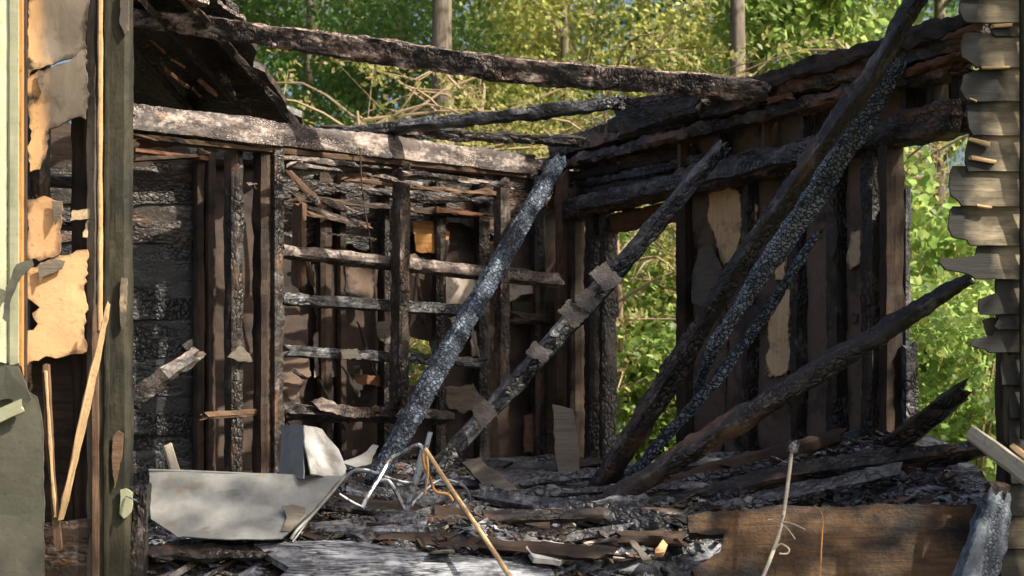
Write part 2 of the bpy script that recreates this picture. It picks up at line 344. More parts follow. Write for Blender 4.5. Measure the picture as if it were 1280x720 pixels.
def H(x, y):
    z = .40 + .12 * max(0, min(1, (y - 6) / 1.5)) + .09 * noise.noise(V((x * 1.6, y * 1.6, 1))) + .05 * noise.noise(V((x * 5, y * 5, 1))) + .02 * noise.noise(V((x * 16, y * 16, 2)))
    z += .26 * max(0, min(1, (x - .5) / 1.0)) * max(0, 1 - abs(y - 6.9) / 1.2)
    if x < -.95: z -= .30 * min(1, (-.95 - x) / .35) * max(0, min(1, (y - 6.2) / .3))
    if y > 9.6: z -= .1
    z -= .11 * max(0, min(1, (6.22 - y) / .15)) + .30 * max(0, min(1, (x - .5) / .12)) * max(0, min(1, (6.24 - y) / .1))
    return z - (.5 * max(0, (6.02 - y) / .3))
tag(grid('rubble_mound', -2.2, 1.8, 5.86, 10.4, 130, 150, H, ASH), 'low mound of grey ash and charred rubble covering the floor of the burnt room', 'rubble', kind='stuff')
# loose chips of char, ash and splinters over the mound: nobody could count them
def chips(name, n, mats, lab, smin, smax, xr, yr, asp=1):
    vs = []; fs = []; mi = []
    for i in range(n):
        x = random.uniform(*xr); y = random.uniform(*yr)
        if y > WR_y(x): continue
        s = random.uniform(smin, smax) * (1 if random.random() < .85 else 1.8); a = random.uniform(0, pi); t = random.uniform(-.5, .5)
        l, w, h = s * random.uniform(.8, 4.2) * asp, s * random.uniform(.5, 1), s * random.uniform(.15, .5)
        R = Matrix.Rotation(a, 3, 'Z') @ Matrix.Rotation(t, 3, 'Y') @ Matrix.Rotation(random.uniform(-.6, .6), 3, 'X'); b = len(vs); z = H(x, y) + h * .3
        for k in range(8):
            q = V(((k & 1) - .5, ((k >> 1) & 1) - .5, (k >> 2) - .5)); q = V((q.x * l, q.y * w, q.z * h)) * random.uniform(.7, 1.25)
            vs.append(R @ q + V((x, y, z)))
        for f in ((0, 2, 3, 1), (4, 5, 7, 6), (0, 1, 5, 4), (1, 3, 7, 5), (3, 2, 6, 7), (2, 0, 4, 6)): fs.append(tuple(b + q for q in f)); mi.append(i)
    o = link(name, vs, fs, mats); w = [random.choices(range(len(mats)), [8, 7, 2, .5, .5][:len(mats)])[0] for _ in range(n)]
    o.data.polygons.foreach_set('material_index', [w[i] for i in mi]); return tag(o, *lab, kind='stuff')
def WR_y(x):
    t = (x - WR.a.x) / (WR.b.x - WR.a.x); return 10.2 if t < 0 else WR.a.y + (WR.b.y - WR.a.y) * t - .15
chips('charred_debris', 14000, [BLACK, ASH, DARKW, PALEG, MIDW], ('loose scatter of char flakes, ash lumps and splinters lying over the rubble', 'debris'), .008, .032, (-2.1, 1.7), (5.92, 9.8))

chips('splinters', 1500, [DARKW, BLACK, ASH, PALEG, MIDW], ('loose charred splinters and lath slivers scattered over the rubble', 'splinters'), .006, .014, (-1.6, 1.6), (5.95, 8.6), 5)
# ------------------------------------------------------------------ burnt side wall on the right (runs from the far corner towards the camera)
rw = thing('burnt_side_wall', (WR.a.x + .7, (WR.a.y + WR.b.y) / 2, 0), 'burnt stud wall with charred top beam and door-height gap, right of the room corner', 'wall')
rail(WR, 'top_plate', (700, 186), (1232, 40), (26, 44), BROWNC, rw, off=.02, dp=.14, al=.006, wob=.1, rough=.012)
rail(WR, 'roof_board', (760, 158), (1222, 22), (15, 22), DARKW, rw, off=.12, dp=.03, rough=.012, wob=.25)
rail(WR, 'lower_plate', (700, 208), (1215, 80), (14, 18), BROWNC, rw, off=.03, dp=.11, rough=.014, jag=(.1, .1), wob=.25, al=.006, res=.025)
rail(WR, 'split_edge', (1010, 138), (1216, 62), (5, 9), REDW, rw, off=.10, dp=.04, rough=.012, wob=.4, jag=(.2, .1), res=.02); rail(WR, 'split_edge', (958, 128), (990, 120), (5, 5), REDW, rw, off=.14, dp=.02, rough=.008, jag=(.04, .04), res=.015)
rail(WR, 'split_edge', (1180, 52), (1226, 32), (8, 12), REDW, rw, off=.16, dp=.03, rough=.01, jag=(.08, .04), res=.015)
for k in range(4): rail(WR, 'band_board', (708, 222 + 13 * k), (866 + 14 * k, 190 + 10 * k), (12, 12), (DARKW, BLACK, DARKW, BROWNC)[k], rw, off=-.02 + .012 * (k % 2), dp=.03, rough=.008, wob=.2, jag=(.02, .12))
rail(WR, 'header_beam', (712, 264), (1206, 143), (24, 40), BROWNC, rw, off=.06, dp=.12, rough=.012, wob=.12, al=.006, res=.025)
rail(WR, 'header_face', (722, 256), (1075, 172), (16, 22), SILVER2, rw, off=.14, dp=.02, rough=.006, wob=.2, al=.003)
rail(WR, 'window_head', (738, 286), (850, 262), (24, 28), REDW, rw, off=.0, dp=.05)
for px, w, m in ((856, 13, MIDW), (905, 10, BLACK), (962, 8, MIDW), (1010, 12, BLACK), (1070, 14, BLACK), (1138, 14, DARKW), (1172, 20, DARKW), (1203, 18, DARKW)):
    D = WR.D(px); t = (px - 705) / 510; ya = 195 - 135 * t ** .9; yb = 262 - 100 * t
    stud(WR, 'cripple_stud', px, w, ya, yb - 5, m, rw, off=-.01, dp=.08)
for (pts, m) in ((((712, 205), (860, 165), (860, 235), (712, 262)), WRP), (((860, 165), (1010, 120), (1010, 185), (860, 235)), WRP), (((1010, 120), (1190, 78), (1200, 130), (1010, 185)), WRP)):
    patch(WR, 'upper_sheathing', pts, m, rw, off=-.08, th=.02)
for px, w, y0, y1, m, off, al in ((703, 12, 215, 520, MIDW, .10, 0), (720, 20, 235, 590, DARKW, .05, 0), (742, 20, 255, 610, BLACK, .05, .008), (760, 16, 262, 610, BLACK, .02, .008),
                         (857, 22, 232, 600, DARKW, 0, 0), (940, 17, 205, 590, BLACK, -.01, .005), (1002, 17, 195, 590, BLACK, -.01, .005), (1048, 22, 180, 575, BLACK, .0, .007),
                         (1092, 24, 160, 590, BLACK, .03, .004), (1114, 22, 160, 590, DARKW, .05, 0)):
    stud(WR, 'stud', px, w, y0, y1, m, rw, off=off, al=al, res=.025 if al else .04, rough=.006)
stud(WR, 'corner_trim', 1132, 14, 235, 540, SILVER2, rw, off=-.04, dp=.03)
stud(WR, 'stud', 1136, 16, 430, 590, SILVER2, rw, off=.0, dp=.06)
for pts, m, off in ((((862, 232), (905, 224), (912, 420), (905, 610), (864, 612)), WRP, -.03), (((905, 224), (1000, 200), (1002, 600), (905, 612)), WRP, -.034),
                    (((1000, 200), (1120, 168), (1122, 590), (1000, 602)), WRP, -.03)):
    patch(WR, 'wall_sheathing', pts, m, rw, off=off, th=.02)
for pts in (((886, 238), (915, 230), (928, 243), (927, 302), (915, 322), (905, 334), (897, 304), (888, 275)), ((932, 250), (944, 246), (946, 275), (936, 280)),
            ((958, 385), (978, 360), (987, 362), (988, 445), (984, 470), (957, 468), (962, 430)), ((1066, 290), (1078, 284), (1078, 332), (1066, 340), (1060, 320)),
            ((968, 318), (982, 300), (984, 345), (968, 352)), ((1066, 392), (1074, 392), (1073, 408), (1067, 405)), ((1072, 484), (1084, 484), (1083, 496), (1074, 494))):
    patch(WR, 'bare_board_patch', pts, TANG if pts[0][0] > 1060 else TANLIT, rw, off=-.012, th=.012, jit=.012, seg=.015)
for pts, m in ((((872, 312), (890, 303), (896, 318), (905, 335), (904, 372), (890, 384), (868, 380), (864, 345)), GREYP), (((912, 398), (948, 380), (956, 400), (930, 422)), PLATE)):
    patch(WR, 'hanging_scrap', pts, m, rw, off=.03, th=.008, jit=.008, warp=.012)
patch(WR, 'window_infill', ((716, 300), (740, 296), (742, 600), (716, 600)), WRP, rw, off=-.05, th=.02)

# ------------------------------------------------------------------ far wall behind the partition
bw = thing('burnt_far_wall', (WB.a.x + 1.2, 9.9, 0), 'scorched board wall with torn plaster patches behind the stud partition', 'wall')
for pts in (((170, 175), (330, 190), (506, 212), (506, 640), (170, 640)), ((506, 212), (520, 214), (708, 196), (708, 640), (546, 640), (544, 455), (538, 426), (506, 420)), ((506, 482), (546, 478), (548, 640), (506, 640))):
    patch(WB, 'wall_boarding', pts, DPLAST, bw, off=-.05, th=.03, res=.15)
patch(WB, 'black_upper_board', ((345, 205), (520, 218), (700, 205), (700, 262), (640, 300), (560, 280), (470, 316), (400, 300), (345, 320)), BLACK, bw, off=-.01, th=.02, jit=.02, seg=.04, res=.1)  # near-black panel over the upper part of the boarding
rail(WB, 'top_plate', (240, 196), (712, 212), 18, BLACK, bw, off=0, dp=.12, wob=.15, rough=.01)
for px, w, m in ((258, 15, DARKW), (404, 14, DARKW), (424, 10, DARKW), (480, 8, BLACK), (548, 12, BLACK), (602, 14, BLACK), (672, 16, BLACK)):
    stud(WB, 'stud', px, w, 214 + random.uniform(0, 10), 620, m, bw, off=.05, lean=random.uniform(-3, 3))
for pts, m in ((((390, 332), (410, 326), (424, 330), (426, 390), (420, 470), (400, 470), (396, 420)), DPLAST), (((545, 344), (600, 348), (598, 368), (588, 380), (575, 386), (552, 378)), PLAST),
               (((634, 352), (670, 354), (668, 368), (652, 370), (636, 377)), PLAST), (((516, 280), (540, 276), (560, 290), (556, 315), (520, 314)), ORNG), (((350, 395), (385, 392), (384, 470), (380, 505), (350, 500)), DPLAST),
               (((392, 420), (405, 408), (408, 440), (400, 470), (393, 472)), PLAST), (((586, 425), (596, 412), (604, 440), (590, 446)), PLAST), (((640, 375), (700, 380), (700, 408), (640, 405)), OLIVE),
               (((655, 520), (690, 510), (690, 565), (655, 566)), MIDW), (((440, 468), (490, 470), (492, 484), (470, 482), (445, 480)), REDW), (((350, 475), (372, 478), (374, 512), (352, 516)), PLAST)):
    patch(WB, 'torn_plaster' if m in (PLAST, DPLAST) else 'board_remnant', pts, m, bw, off=.04, th=.012, jit=.008, seg=.02)
for (a, b, w, m) in (((372, 232), (618, 252), 12, BLACK), ((350, 246), (620, 272), 9, DARKW), ((355, 262), (470, 284), 6, MIDW), ((540, 250), (640, 232), 6, MIDW), ((636, 395), (704, 400), 14, DARKW)):
    rail(WB, 'lath_strip', a, b, w, m, bw, off=.12, dp=.03, wob=.3, rough=.008, jag=(.1, .1))
beam('loose_lath', [P(358, 212, 9.4), P(408, 262, 9.3)], .035, .012, MIDW, parent=bw); beam('loose_lath', [P(375, 256, 9.3), P(450, 280, 9.2)], .03, .012, ASHY, parent=bw)

for (x0, y0, x1, y1, w, m) in ((395, 470, 432, 540, 5, DARKW), (378, 300, 392, 358, 6, MIDW), (446, 400, 470, 468, 4, BLACK), (560, 300, 548, 372, 5, MIDW), (586, 400, 600, 452, 4, PALEG), (425, 452, 452, 500, 4, GREYP), (520, 330, 530, 410, 4, DARKW), (612, 300, 640, 330, 6, REDW), (470, 255, 520, 262, 5, ASHY), (540, 262, 610, 270, 5, REDW), (400, 290, 470, 300, 5, BLACK), (365, 462, 392, 480, 5, ASHY)):
    beam('broken_lath', [WB.p(x0, y0, .16), WB.p(x1, y1, .14)], wpx(w, 9.8), .012, m, parent=bw, rough=.006, res=.02, jag=(.05, .05), wob=.2)
for pts, m in ((((352, 420), (380, 430), (388, 470), (366, 500), (350, 492)), WRP), (((430, 330), (470, 336), (466, 372), (448, 380), (432, 366)), WRP), (((560, 396), (580, 398), (578, 430), (566, 424)), PLAST), (((500, 318), (530, 322), (528, 350), (510, 344)), WRP), (((470, 404), (492, 402), (490, 428), (476, 424)), GREYP), (((610, 405), (634, 408), (630, 452), (616, 446)), WRP), (((556, 486), (590, 480), (604, 500), (580, 516), (560, 508)), GREYP)):
    patch(WB, 'hanging_scrap', pts, m, bw, off=.09, th=.008, jit=.012, seg=.02, warp=.02)
# ------------------------------------------------------------------ charred shingle wall on the left behind the post
sw = thing('charred_shingle_wall', (-2.0, 8.9, 0), 'black charred shingle wall in deep shade, right of the olive green post', 'wall')
WS = Wall(-60, 8.3, 262, 8.7)
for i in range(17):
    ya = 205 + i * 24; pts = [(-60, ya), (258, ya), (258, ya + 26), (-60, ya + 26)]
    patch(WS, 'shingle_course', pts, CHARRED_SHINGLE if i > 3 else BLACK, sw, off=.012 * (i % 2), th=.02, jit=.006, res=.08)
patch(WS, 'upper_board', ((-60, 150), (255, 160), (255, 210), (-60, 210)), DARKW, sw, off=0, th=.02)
for px in (248, 262): stud(WS, 'stud', px, 12, 190, 600, DARKW, sw, off=.06)
rail(WS, 'ceiling_board', (165, 188), (262, 200), 6, REDW, sw, off=.1); rail(WS, 'ceiling_board', (165, 200), (250, 195), 5, DARKW, sw, off=.12)
patch(WS, 'torn_scrap', ((228, 432), (238, 424), (250, 424), (251, 430), (234, 438)), PLAST, sw, off=.06, th=.008)

# ------------------------------------------------------------------ burnt stud partition in front of the far wall
pt = thing('burnt_partition', (WP.a.x + 1, 8.6, 0), 'burnt open stud partition with ash-covered top plate and four rails', 'partition')
rail(WP, 'top_plate', (150, 147), (668, 209), (36, 25), ASHY, pt, off=.03, dp=.10, al=.003, rough=.006, wob=.06, res=.02, jag=(.05, .08), roll=-8)
rail(WP, 'under_plate', (160, 171), (660, 221), (6, 5), MIDW, pt, off=.02, dp=.10, wob=.2, jag=(.2, .2))
for (a, b, w, m, off) in (((350, 196), (450, 206), 6, ASHY, .20), ((360, 206), (430, 214), 4, ASHY, .24), ((350, 205), (455, 212), 7, DARKW, .0), ((500, 216), (640, 232), 5, ASHY, .18), ((442, 216), (520, 230), 5, ASHY, .22), ((420, 224), (640, 246), 5, MIDW, .0), ((378, 244), (452, 266), 6, ASHY, .1), ((300, 226), (330, 236), 6, ASHY, .1),
                          ((440, 210), (600, 226), 5, ASHY, -.06), ((170, 180), (330, 178), 6, REDW, -.1), ((160, 172), (200, 166), 5, ASHY, .0)):
    rail(WP, 'ceiling_lath', a, b, w, m, pt, off=off, dp=.03, wob=.3, jag=(.08, .08), rough=.010, res=.02)
stud(WP, 'stud', 329, 17, 178, 596, DARKW, pt, off=0, rough=.006); stud(WP, 'stud', 343, 14, 176, 596, BLACK, pt, off=.03, al=.010, res=.018, alc=(.03, .03))
stud(WP, 'stud', 502, 15, 208, 512, BROWNC, pt, off=.06, al=.007, res=.02, lean=-3); stud(WP, 'stud', 628, 17, 216, 500, BROWNC, pt, off=.02, res=.03, dp=.07)
stud(WP, 'stud', 292, 15, 182, 590, BLACK, pt, off=-.05); stud(WP, 'stud', 374, 9, 250, 362, MIDW, pt, off=-.12)
rail(WP, 'rail', (348, 314), (702, 351), (15, 15), ASHY, pt, off=-.05, dp=.07, rough=.005, res=.02, jag=(.02, .1), wob=.06, roll=-15)
rail(WP, 'rail', (350, 374), (606, 390), (15, 13), SILVER2, pt, off=-.05, dp=.05, al=.003, roll=-6); rail(WP, 'rail', (350, 438), (604, 454), (14, 12), SILVER2, pt, off=-.05, dp=.05, rough=.009)
rail(WP, 'rail', (348, 514), (566, 522), (16, 14), BLACK, pt, off=-.03, dp=.10, rough=.012, al=.006, roll=-15); rail(WP, 'sill_plate', (250, 520), (350, 514), (9, 9), MIDW, pt, off=-.02)
patch(WP, 'ash_scab', ((388, 502), (402, 498), (430, 510), (462, 512), (460, 524), (430, 520), (400, 513)), ASHY, pt, off=.035, th=.02, jit=.008, seg=.015)
patch(WP, 'ash_scab', ((426, 438), (446, 436), (450, 448), (428, 449)), PALEG, pt, off=.0, th=.014, jit=.006, seg=.015)
patch(WP, 'hanging_scrap', ((284, 446), (300, 432), (312, 442), (316, 452), (298, 454)), GREYP, pt, off=.03, th=.008, seg=.015)

# ------------------------------------------------------------------ roof remnant upper left
rf = thing('burnt_roof_remnant', P(200, 120, 8.8), 'dark fragment of sloping roof boards with a ragged edge, upper left behind the post', 'roof')
sheet('roof_deck', [P(60, -60, 8.1), P(262, -40, 8.1), P(292, 14, 8.5), P(306, 40, 8.65), P(330, 84, 8.95), P(352, 118, 9.15), P(378, 156, 9.4), P(120, 152, 9.4)], .04, BLACK, parent=rf, jit=.03, seg=.06, res=.12, warp=.02)
for a, b, w in (((214, -20), (372, 158), 15), ((150, -30), (330, 165), 9), ((120, 10), (250, 150), 9)): beam('rafter', [P(*a, 8.05), P(*b, 9.35)], wpx(w * .7, 8.7), .08, BLACK, parent=rf, rough=.01)
for a, b, w in (((188, 50), (206, 66), 3), ((214, 73), (232, 85), 4), ((206, 86), (236, 110), 4), ((246, 98), (272, 120), 6), ((240, 110), (252, 122), 3)): beam('exposed_slat', [P(*a, 7.95 + (a[1] / 150)), P(*b, 7.98 + b[1] / 150)], wpx(w, 8.4), .012, REDW, parent=rf, jag=(.02, .02), res=.02)
for pts in (((222, -8), (240, 2), (262, 6), (258, 12), (236, 12)), ((274, 88), (284, 96), (296, 122), (314, 140), (322, 150), (308, 150), (296, 130), (280, 108)), ((272, 3), (292, 14), (306, 24), (300, 26), (284, 18))):
    sheet('ashy_edge_board', [P(x, y, 8.1 + max(0, y) / 135) for x, y in pts], .02, ASHY, parent=rf, jit=.012, seg=.02)

# ------------------------------------------------------------------ fallen and leaning timbers, each a thing of its own
def timber(name, label, cat, pts, w, d, mat, group=None, **k):
    """pts are (column, row, distance) of the centre line; w in photo pixels at each point"""
    q = [P(*p) for p in pts]; ws = w if isinstance(w, (list, tuple)) else [w] * len(q)
    if len(ws) != len(q): ws = [ws[0] + (ws[-1] - ws[0]) * i / (len(q) - 1) for i in range(len(q))]
    rl = radians(abs(k.get('roll', 0))); W = [max(.45 * wpx(a, p[2]), (wpx(a, p[2]) - d * sin(rl)) / cos(rl)) for a, p in zip(ws, pts)]   # w is the width seen across both faces
    o = beam(name, q, W, d, mat, **k); return tag(o, label, cat, group)
timber('charred_joist', 'long charred joist spanning the whole room near the top, ash and painted sun patches on its faces', 'beam', [(120, 14, 8.5), (400, 54, 8.3), (640, 88, 8.1), (962, 114, 7.9)], (26, 34, 35, 33), .11, JOIST, al=.004, rough=.009, res=.02, wob=.08, roll=14, jag=(.05, .05))
timber('charred_rafter', 'grey charred rafter sloping up to the right just above the ash-topped partition plate', 'beam', [(420, 166, 8.9), (600, 148, 8.6), (784, 128, 8.3)], (12, 20, 18), .06, SILVER2, al=.004, rough=.01, res=.025, wob=.15, roll=-15)
timber('charred_joist', 'thin dark joist lying level between partition top and the room corner', 'beam', [(400, 160, 9.0), (560, 168, 9.2), (735, 178, 9.45)], (12, 18, 14), .06, BLACK, rough=.01, al=.004, wob=.12, roll=20)
timber('charred_block', 'short black timber stub on the side wall under the end of the long joist', 'beam', [(775, 150, 8.75), (880, 126, 8.3)], (46, 32), .10, BLACK, rough=.012)
d1 = timber('leaning_timber', 'silvery blue blistered timber leaning from the rubble up to the room corner', 'beam', [(466, 606, 7.35), (580, 405, 8.4), (699, 200, 9.75)], (30, 28, 23), .085, SILVER, al=.007, alc=(.034, .028), rough=.005, res=.011, roll=25, jag=(.02, .04))
d2 = timber('leaning_timber', 'brown-grey leaning timber carrying five rusty connector plates', 'beam', [(540, 592, 7.9), (735, 380, 8.05), (910, 176, 8.1)], (25, 27, 22), .07, SILVER2, rough=.005, res=.025, roll=15, jag=(.03, .06), al=.003)
ax = (P(910, 176, 8.1) - P(540, 592, 7.9)).normalized()
for x, y, s in ((757, 346, 16), (735, 376, 12), (716, 392, 15), (674, 441, 13), (606, 516, 14)):
    D = 7.83; c = P(x, y, D); sd = ax.cross(V((0, 1, 0))).normalized(); r = wpx(s, D); tl = random.uniform(-.2, .2); a2 = (ax + sd * tl).normalized(); s2 = (sd - ax * tl).normalized()
    sheet('connector_plate', [c + a2 * r * i * .8 + s2 * r * j for i, j in ((-1, -1), (1, -1.1), (1.05, 1), (-1, 1.05))], .004, PLATE, parent=d2, jit=.010, seg=.012, warp=.012, res=.02)
timber('leaning_timber', 'thick black timber leaning diagonally across the side wall from top right to the rubble', 'beam', [(736, 632, 7.45), (842, 466, 7.1), (910, 352, 6.9), (1015, 198, 6.65), (1092, 92, 6.45), (1160, -25, 6.3)], (34, 32, 30, 30, 31, 33), .075, D3M, al=.006, alc=(.05, .04), rough=.008, res=.02, roll=30, wob=.08, jag=(.04, .04))
timber('leaning_timber', 'blue-grey blistered timber lying just under the thick black diagonal timber, nail at its head', 'beam', [(868, 490, 7.3), (890, 436, 7.2), (934, 368, 7.1), (1020, 242, 6.95), (1076, 150, 6.85), (1122, 72, 6.8)], (16, 20, 24, 34, 36, 30), .06, SILVERX, al=.005, alc=(.022, .035), rough=.006, res=.010, roll=25, jag=(.05, .02))
timber('bent_batten', 'thin pale blue-grey bent batten below the blistered diagonal timber', 'batten', [(782, 604, 7.3), (838, 538, 7.25), (893, 478, 7.2), (955, 395, 7.15), (1025, 286, 7.1)], (16, 15, 14, 16, 10), .03, SILVER, al=.005, rough=.004, res=.012, roll=15, alc=(.03, .02))
timber('leaning_timber', 'black timber sloping low across the right gap down to the rubble', 'beam', [(708, 660, 6.75), (900, 540, 6.55), (1060, 440, 6.45), (1218, 344, 6.3)], (24, 33, 30, 22), .085, SILVER2 if False else BLACK, al=.006, rough=.009, res=.02, roll=30, jag=(.06, .05))
timber('broken_stub', 'short black broken timber end poking up in the lower right gap', 'beam', [(1110, 560, 6.75), (1165, 520, 6.6), (1216, 478, 6.5)], (26, 28, 20), .07, BLACK, rough=.01, jag=(.02, .07))
for lab, pts, w, m, r in (('ash-blue charred beam lying flat behind the foot of the diagonal timbers', [(560, 640, 7.4), (690, 615, 7.5), (800, 588, 7.7)], (22, 24, 14), SILVER2, 35),
                      ('long low black beam with ashy top running towards the right gap', [(800, 640, 6.9), (1000, 596, 6.75), (1235, 560, 6.55)], (34, 40, 30), BLACK, 35),
                      ('thin ash-grey beam lying along the foot of the side wall', [(860, 610, 7.9), (980, 570, 7.6), (1085, 540, 7.3)], (16, 18, 12), SILVER2, 30),
                      ('grey charred beam half buried in rubble behind the tan broken plank', [(740, 668, 6.6), (930, 630, 6.5), (1130, 588, 6.5)], (20, 24, 20), SILVER2, 30),
                      ('black beam on the rubble just left of the black diagonal foot', [(575, 596, 8.2), (680, 590, 8.3), (770, 575, 8.4)], (16, 20, 16), BLACK, 25),
                      ('dark half-round charred log lying in front of the rubble, below the diagonal feet', [(378, 628, 6.7), (560, 650, 6.5), (740, 676, 6.35)], (16, 17, 15), BLACK, 20),
                      ('short rounded black log end beside the white torn sheet', [(768, 672, 6.25), (810, 672, 6.22), (858, 676, 6.2)], (16, 17, 15), DARKW, 0),
                      ('long flat scorched board along the front edge of the rubble', [(470, 668, 6.3), (600, 680, 6.2), (770, 694, 6.1)], (13, 15, 12), DARKW, 30),
                      ('black beam lying on the ash at lower left in front of the metal sheet', [(176, 690, 6.1), (260, 692, 6.08), (345, 690, 6.05)], (18, 20, 14), BLACK, 20),
                      ('ash-dusted beam behind the bent steel tubes', [(430, 610, 7.2), (500, 622, 7.2), (600, 640, 7.1)], (16, 18, 14), ASH, 30)):
    timber('fallen_beam', lab, 'beam', pts, w, .08, m, al=.005, rough=.011, res=.022, roll=r, wob=.12)
timber('wall_stub', 'blue-grey charred board leaning in the dark against the shingle wall', 'board', [(160, 505, 8.05), (205, 470, 8.1), (256, 436, 8.3)], (26, 24, 14), .04, BLACK, al=.004, rough=.01, jag=(.04, .06))
tag(sheet('upright_board', [P(690, 506, 8.0), P(718, 512, 8.0), P(724, 570, 7.95), (P(722, 606, 7.9)), P(700, 606, 7.9), P(694, 560, 7.95)], .02, GREYP, jit=.006), 'grey nail-marked board standing upright in the rubble behind the plated timber', 'board')
tag(sheet('fallen_board', [P(578, 580, 7.6), P(600, 578, 7.6), P(650, 612, 7.3), P(640, 624, 7.3), P(615, 622, 7.32)], .02, GREYP, jit=.005), 'flat grey charred board tilted on the rubble left of the upright board', 'board')
PL = []
def strew(n, xr, yr, lr, mats, ang, area, lift=.03):
    for i in range(n):
        x, y = random.uniform(*xr), random.uniform(*yr); l = random.uniform(*lr); a = radians(random.gauss(ang, 22)); dx, dy = cos(a) * l / 2, sin(a) * l / 2
        if y + abs(dy) > WR_y(x + abs(dx)) or y - abs(dy) < 5.95: continue
        z0, z1 = H(x - dx, y - dy) + lift * random.uniform(.4, 1.4), H(x + dx, y + dy) + lift * random.uniform(.4, 1.4)
        o = beam('charred_plank', [V((x - dx, y - dy, z0)), V((x + dx, y + dy, z1))], random.uniform(.03, .09), random.uniform(.015, .045), random.choice(mats), side=V((0, .6, .8)), res=.025, rough=.006, jag=(.06, .06), al=.003, wob=.15, roll=random.uniform(-25, 25))
        PL.append((o, area, x))
strew(34, (-.3, 1.4), (6.35, 7.9), (.4, 1.3), [SILVER2, BLACK, SILVER2, DARKW, ASH], 4, 'rising rubble at right, behind the broken brown plank'); strew(22, (-1.1, .4), (6.1, 6.9), (.2, .7), [BLACK, DARKW, SILVER2, BROWNC, ASH], -8, 'front rubble at bottom centre'); strew(14, (-.6, .4), (7.2, 9.0), (.4, 1.0), [BLACK, SILVER2, DARKW], -5, 'rear rubble under the plated timber')
HUE = {SILVER2.name: 'grey', BLACK.name: 'black', DARKW.name: 'dark brown', ASH.name: 'ashy', BROWNC.name: 'brown'}
def nth(i): return str(i) + {1: 'st', 2: 'nd', 3: 'rd'}.get(i if i < 20 else i % 10, 'th')
for ar in sorted({a for _, a, _ in PL}):
    for i, (o, _, x) in enumerate(sorted([q for q in PL if q[1] == ar], key=lambda q: q[2])):
        tag(o, HUE[o.data.materials[0].name] + ' plank, ' + nth(i + 1) + ' from left on ' + ar, 'plank', 'charred planks strewn over the rubble')
# brown half-burnt plank, front right
pk = tag(sheet('broken_plank', [P(858, 646, 6.1), P(900, 640, 6.1), P(1040, 632, 6.1), P(1222, 630, 6.1), P(1222, 745, 5.96), P(880, 745, 5.96), P(862, 712, 6.0), P(900, 690, 6.02), P(905, 668, 6.06), P(862, 668, 6.06)], .045,
    wood('half_burnt_plank', (.050, .027, .013), (.125, .070, .032), (.010, .008, .007), .22, grain=(3, 28, 28), third=(.19, .11, .05), tamt=.0, bd=.012, edge=.04), jit=.006, seg=.02, warp=.01), 'wide brown half-burnt plank with a broken left end, front right', 'plank')
timber('blistered_log', 'pale grey blistered log end standing at the lower right corner', 'log', [(1246, 622, 5.95), (1232, 680, 5.85), (1212, 745, 5.75)], (30, 44, 48), .10, LOGM, al=.005, alc=(.02, .02), rough=.008, res=.012, jag=(.05, .02))
timber('charred_lump', 'brown charred lump resting on top of the blistered log', 'char lump', [(1228, 618, 5.98), (1262, 622, 5.95)], (30, 34), .09, BROWNC, al=.01, rough=.015, res=.02, jag=(.03, .03))
timber('pale_board', 'pale weathered board slanting down into the lower right corner', 'board', [(1212, 540, 5.8), (1300, 606, 5.55)], (24, 26), .035, PALEG, rough=.002, res=.03, jag=(.01, .01), roll=25)
timber('thin_board', 'narrow pale splinter board crossing behind the slanting pale board', 'board', [(1262, 556, 5.9), (1305, 588, 5.75)], (8, 10), .02, PALEW, rough=.002, jag=(.03, .01))
timber('wood_chip', 'small bright sunlit wood offcut standing behind the metal sheet', 'offcut', [(209, 556, 6.5), (222, 598, 6.45)], (12, 13), .02, PALEG, rough=.001, jag=(.004, .004))

# ------------------------------------------------------------------ metal sheet (crumpled gutter) with torn flap
ms = thing('metal_sheet', P(300, 670, 6.2), 'grey crumpled metal gutter sheet with a raised torn flap, lower left', 'metal sheet')
sheet('trough', [P(186, 588, 6.35), P(300, 592, 6.35), P(408, 598, 6.35), P(428, 602, 6.35), P(392, 640, 6.2), P(352, 674, 6.08), P(222, 670, 6.08), P(190, 656, 6.16)], .006, ZINC, parent=ms, jit=.003, warp=.007, res=.03)
sheet('flap', [P(350, 532, 6.60), P(366, 530, 6.50), P(380, 531, 6.42), P(380, 598, 6.28), P(350, 596, 6.45)], .005, ZINC, parent=ms, jit=.004, warp=.008, res=.03)
sheet('flap', [P(379, 531, 6.42), P(396, 541, 6.52), P(416, 566, 6.54), P(430, 588, 6.50), P(426, 602, 6.44), P(379, 598, 6.27)], .005, FLAPM, parent=ms, jit=.004, warp=.010, res=.03)
tube('rolled_edge', [P(398, 541, 6.52), P(416, 564, 6.54), P(431, 590, 6.50), P(424, 604, 6.33), P(392, 642, 6.18), P(372, 662, 6.1), P(364, 674, 6.08)], .006, ZINC, ms)
sheet('torn_end', [P(424, 602, 6.34), P(392, 640, 6.2), P(364, 676, 6.08), P(376, 668, 6.3), P(404, 636, 6.42)], .005, ZINC, parent=ms, jit=.004, warp=.01)
sheet('lip', [P(226, 668, 6.07), P(270, 652, 6.13), P(340, 642, 6.16), P(386, 638, 6.17), P(352, 674, 6.03), P(290, 673, 6.03)], .004, ZINC, parent=ms, jit=.003, warp=.006)
sheet('rust_curl', [P(352, 634, 6.17), P(366, 626, 6.18), P(382, 628, 6.17), P(380, 640, 6.15), P(362, 662, 6.06), P(352, 664, 6.06), P(358, 646, 6.12)], .006, GREYP, parent=ms, jit=.004, warp=.02, res=.02)
tube('rolled_edge', [P(186, 588, 6.34), P(250, 590, 6.345), P(330, 594, 6.35), P(424, 601, 6.34)], .006, ZINC, ms)
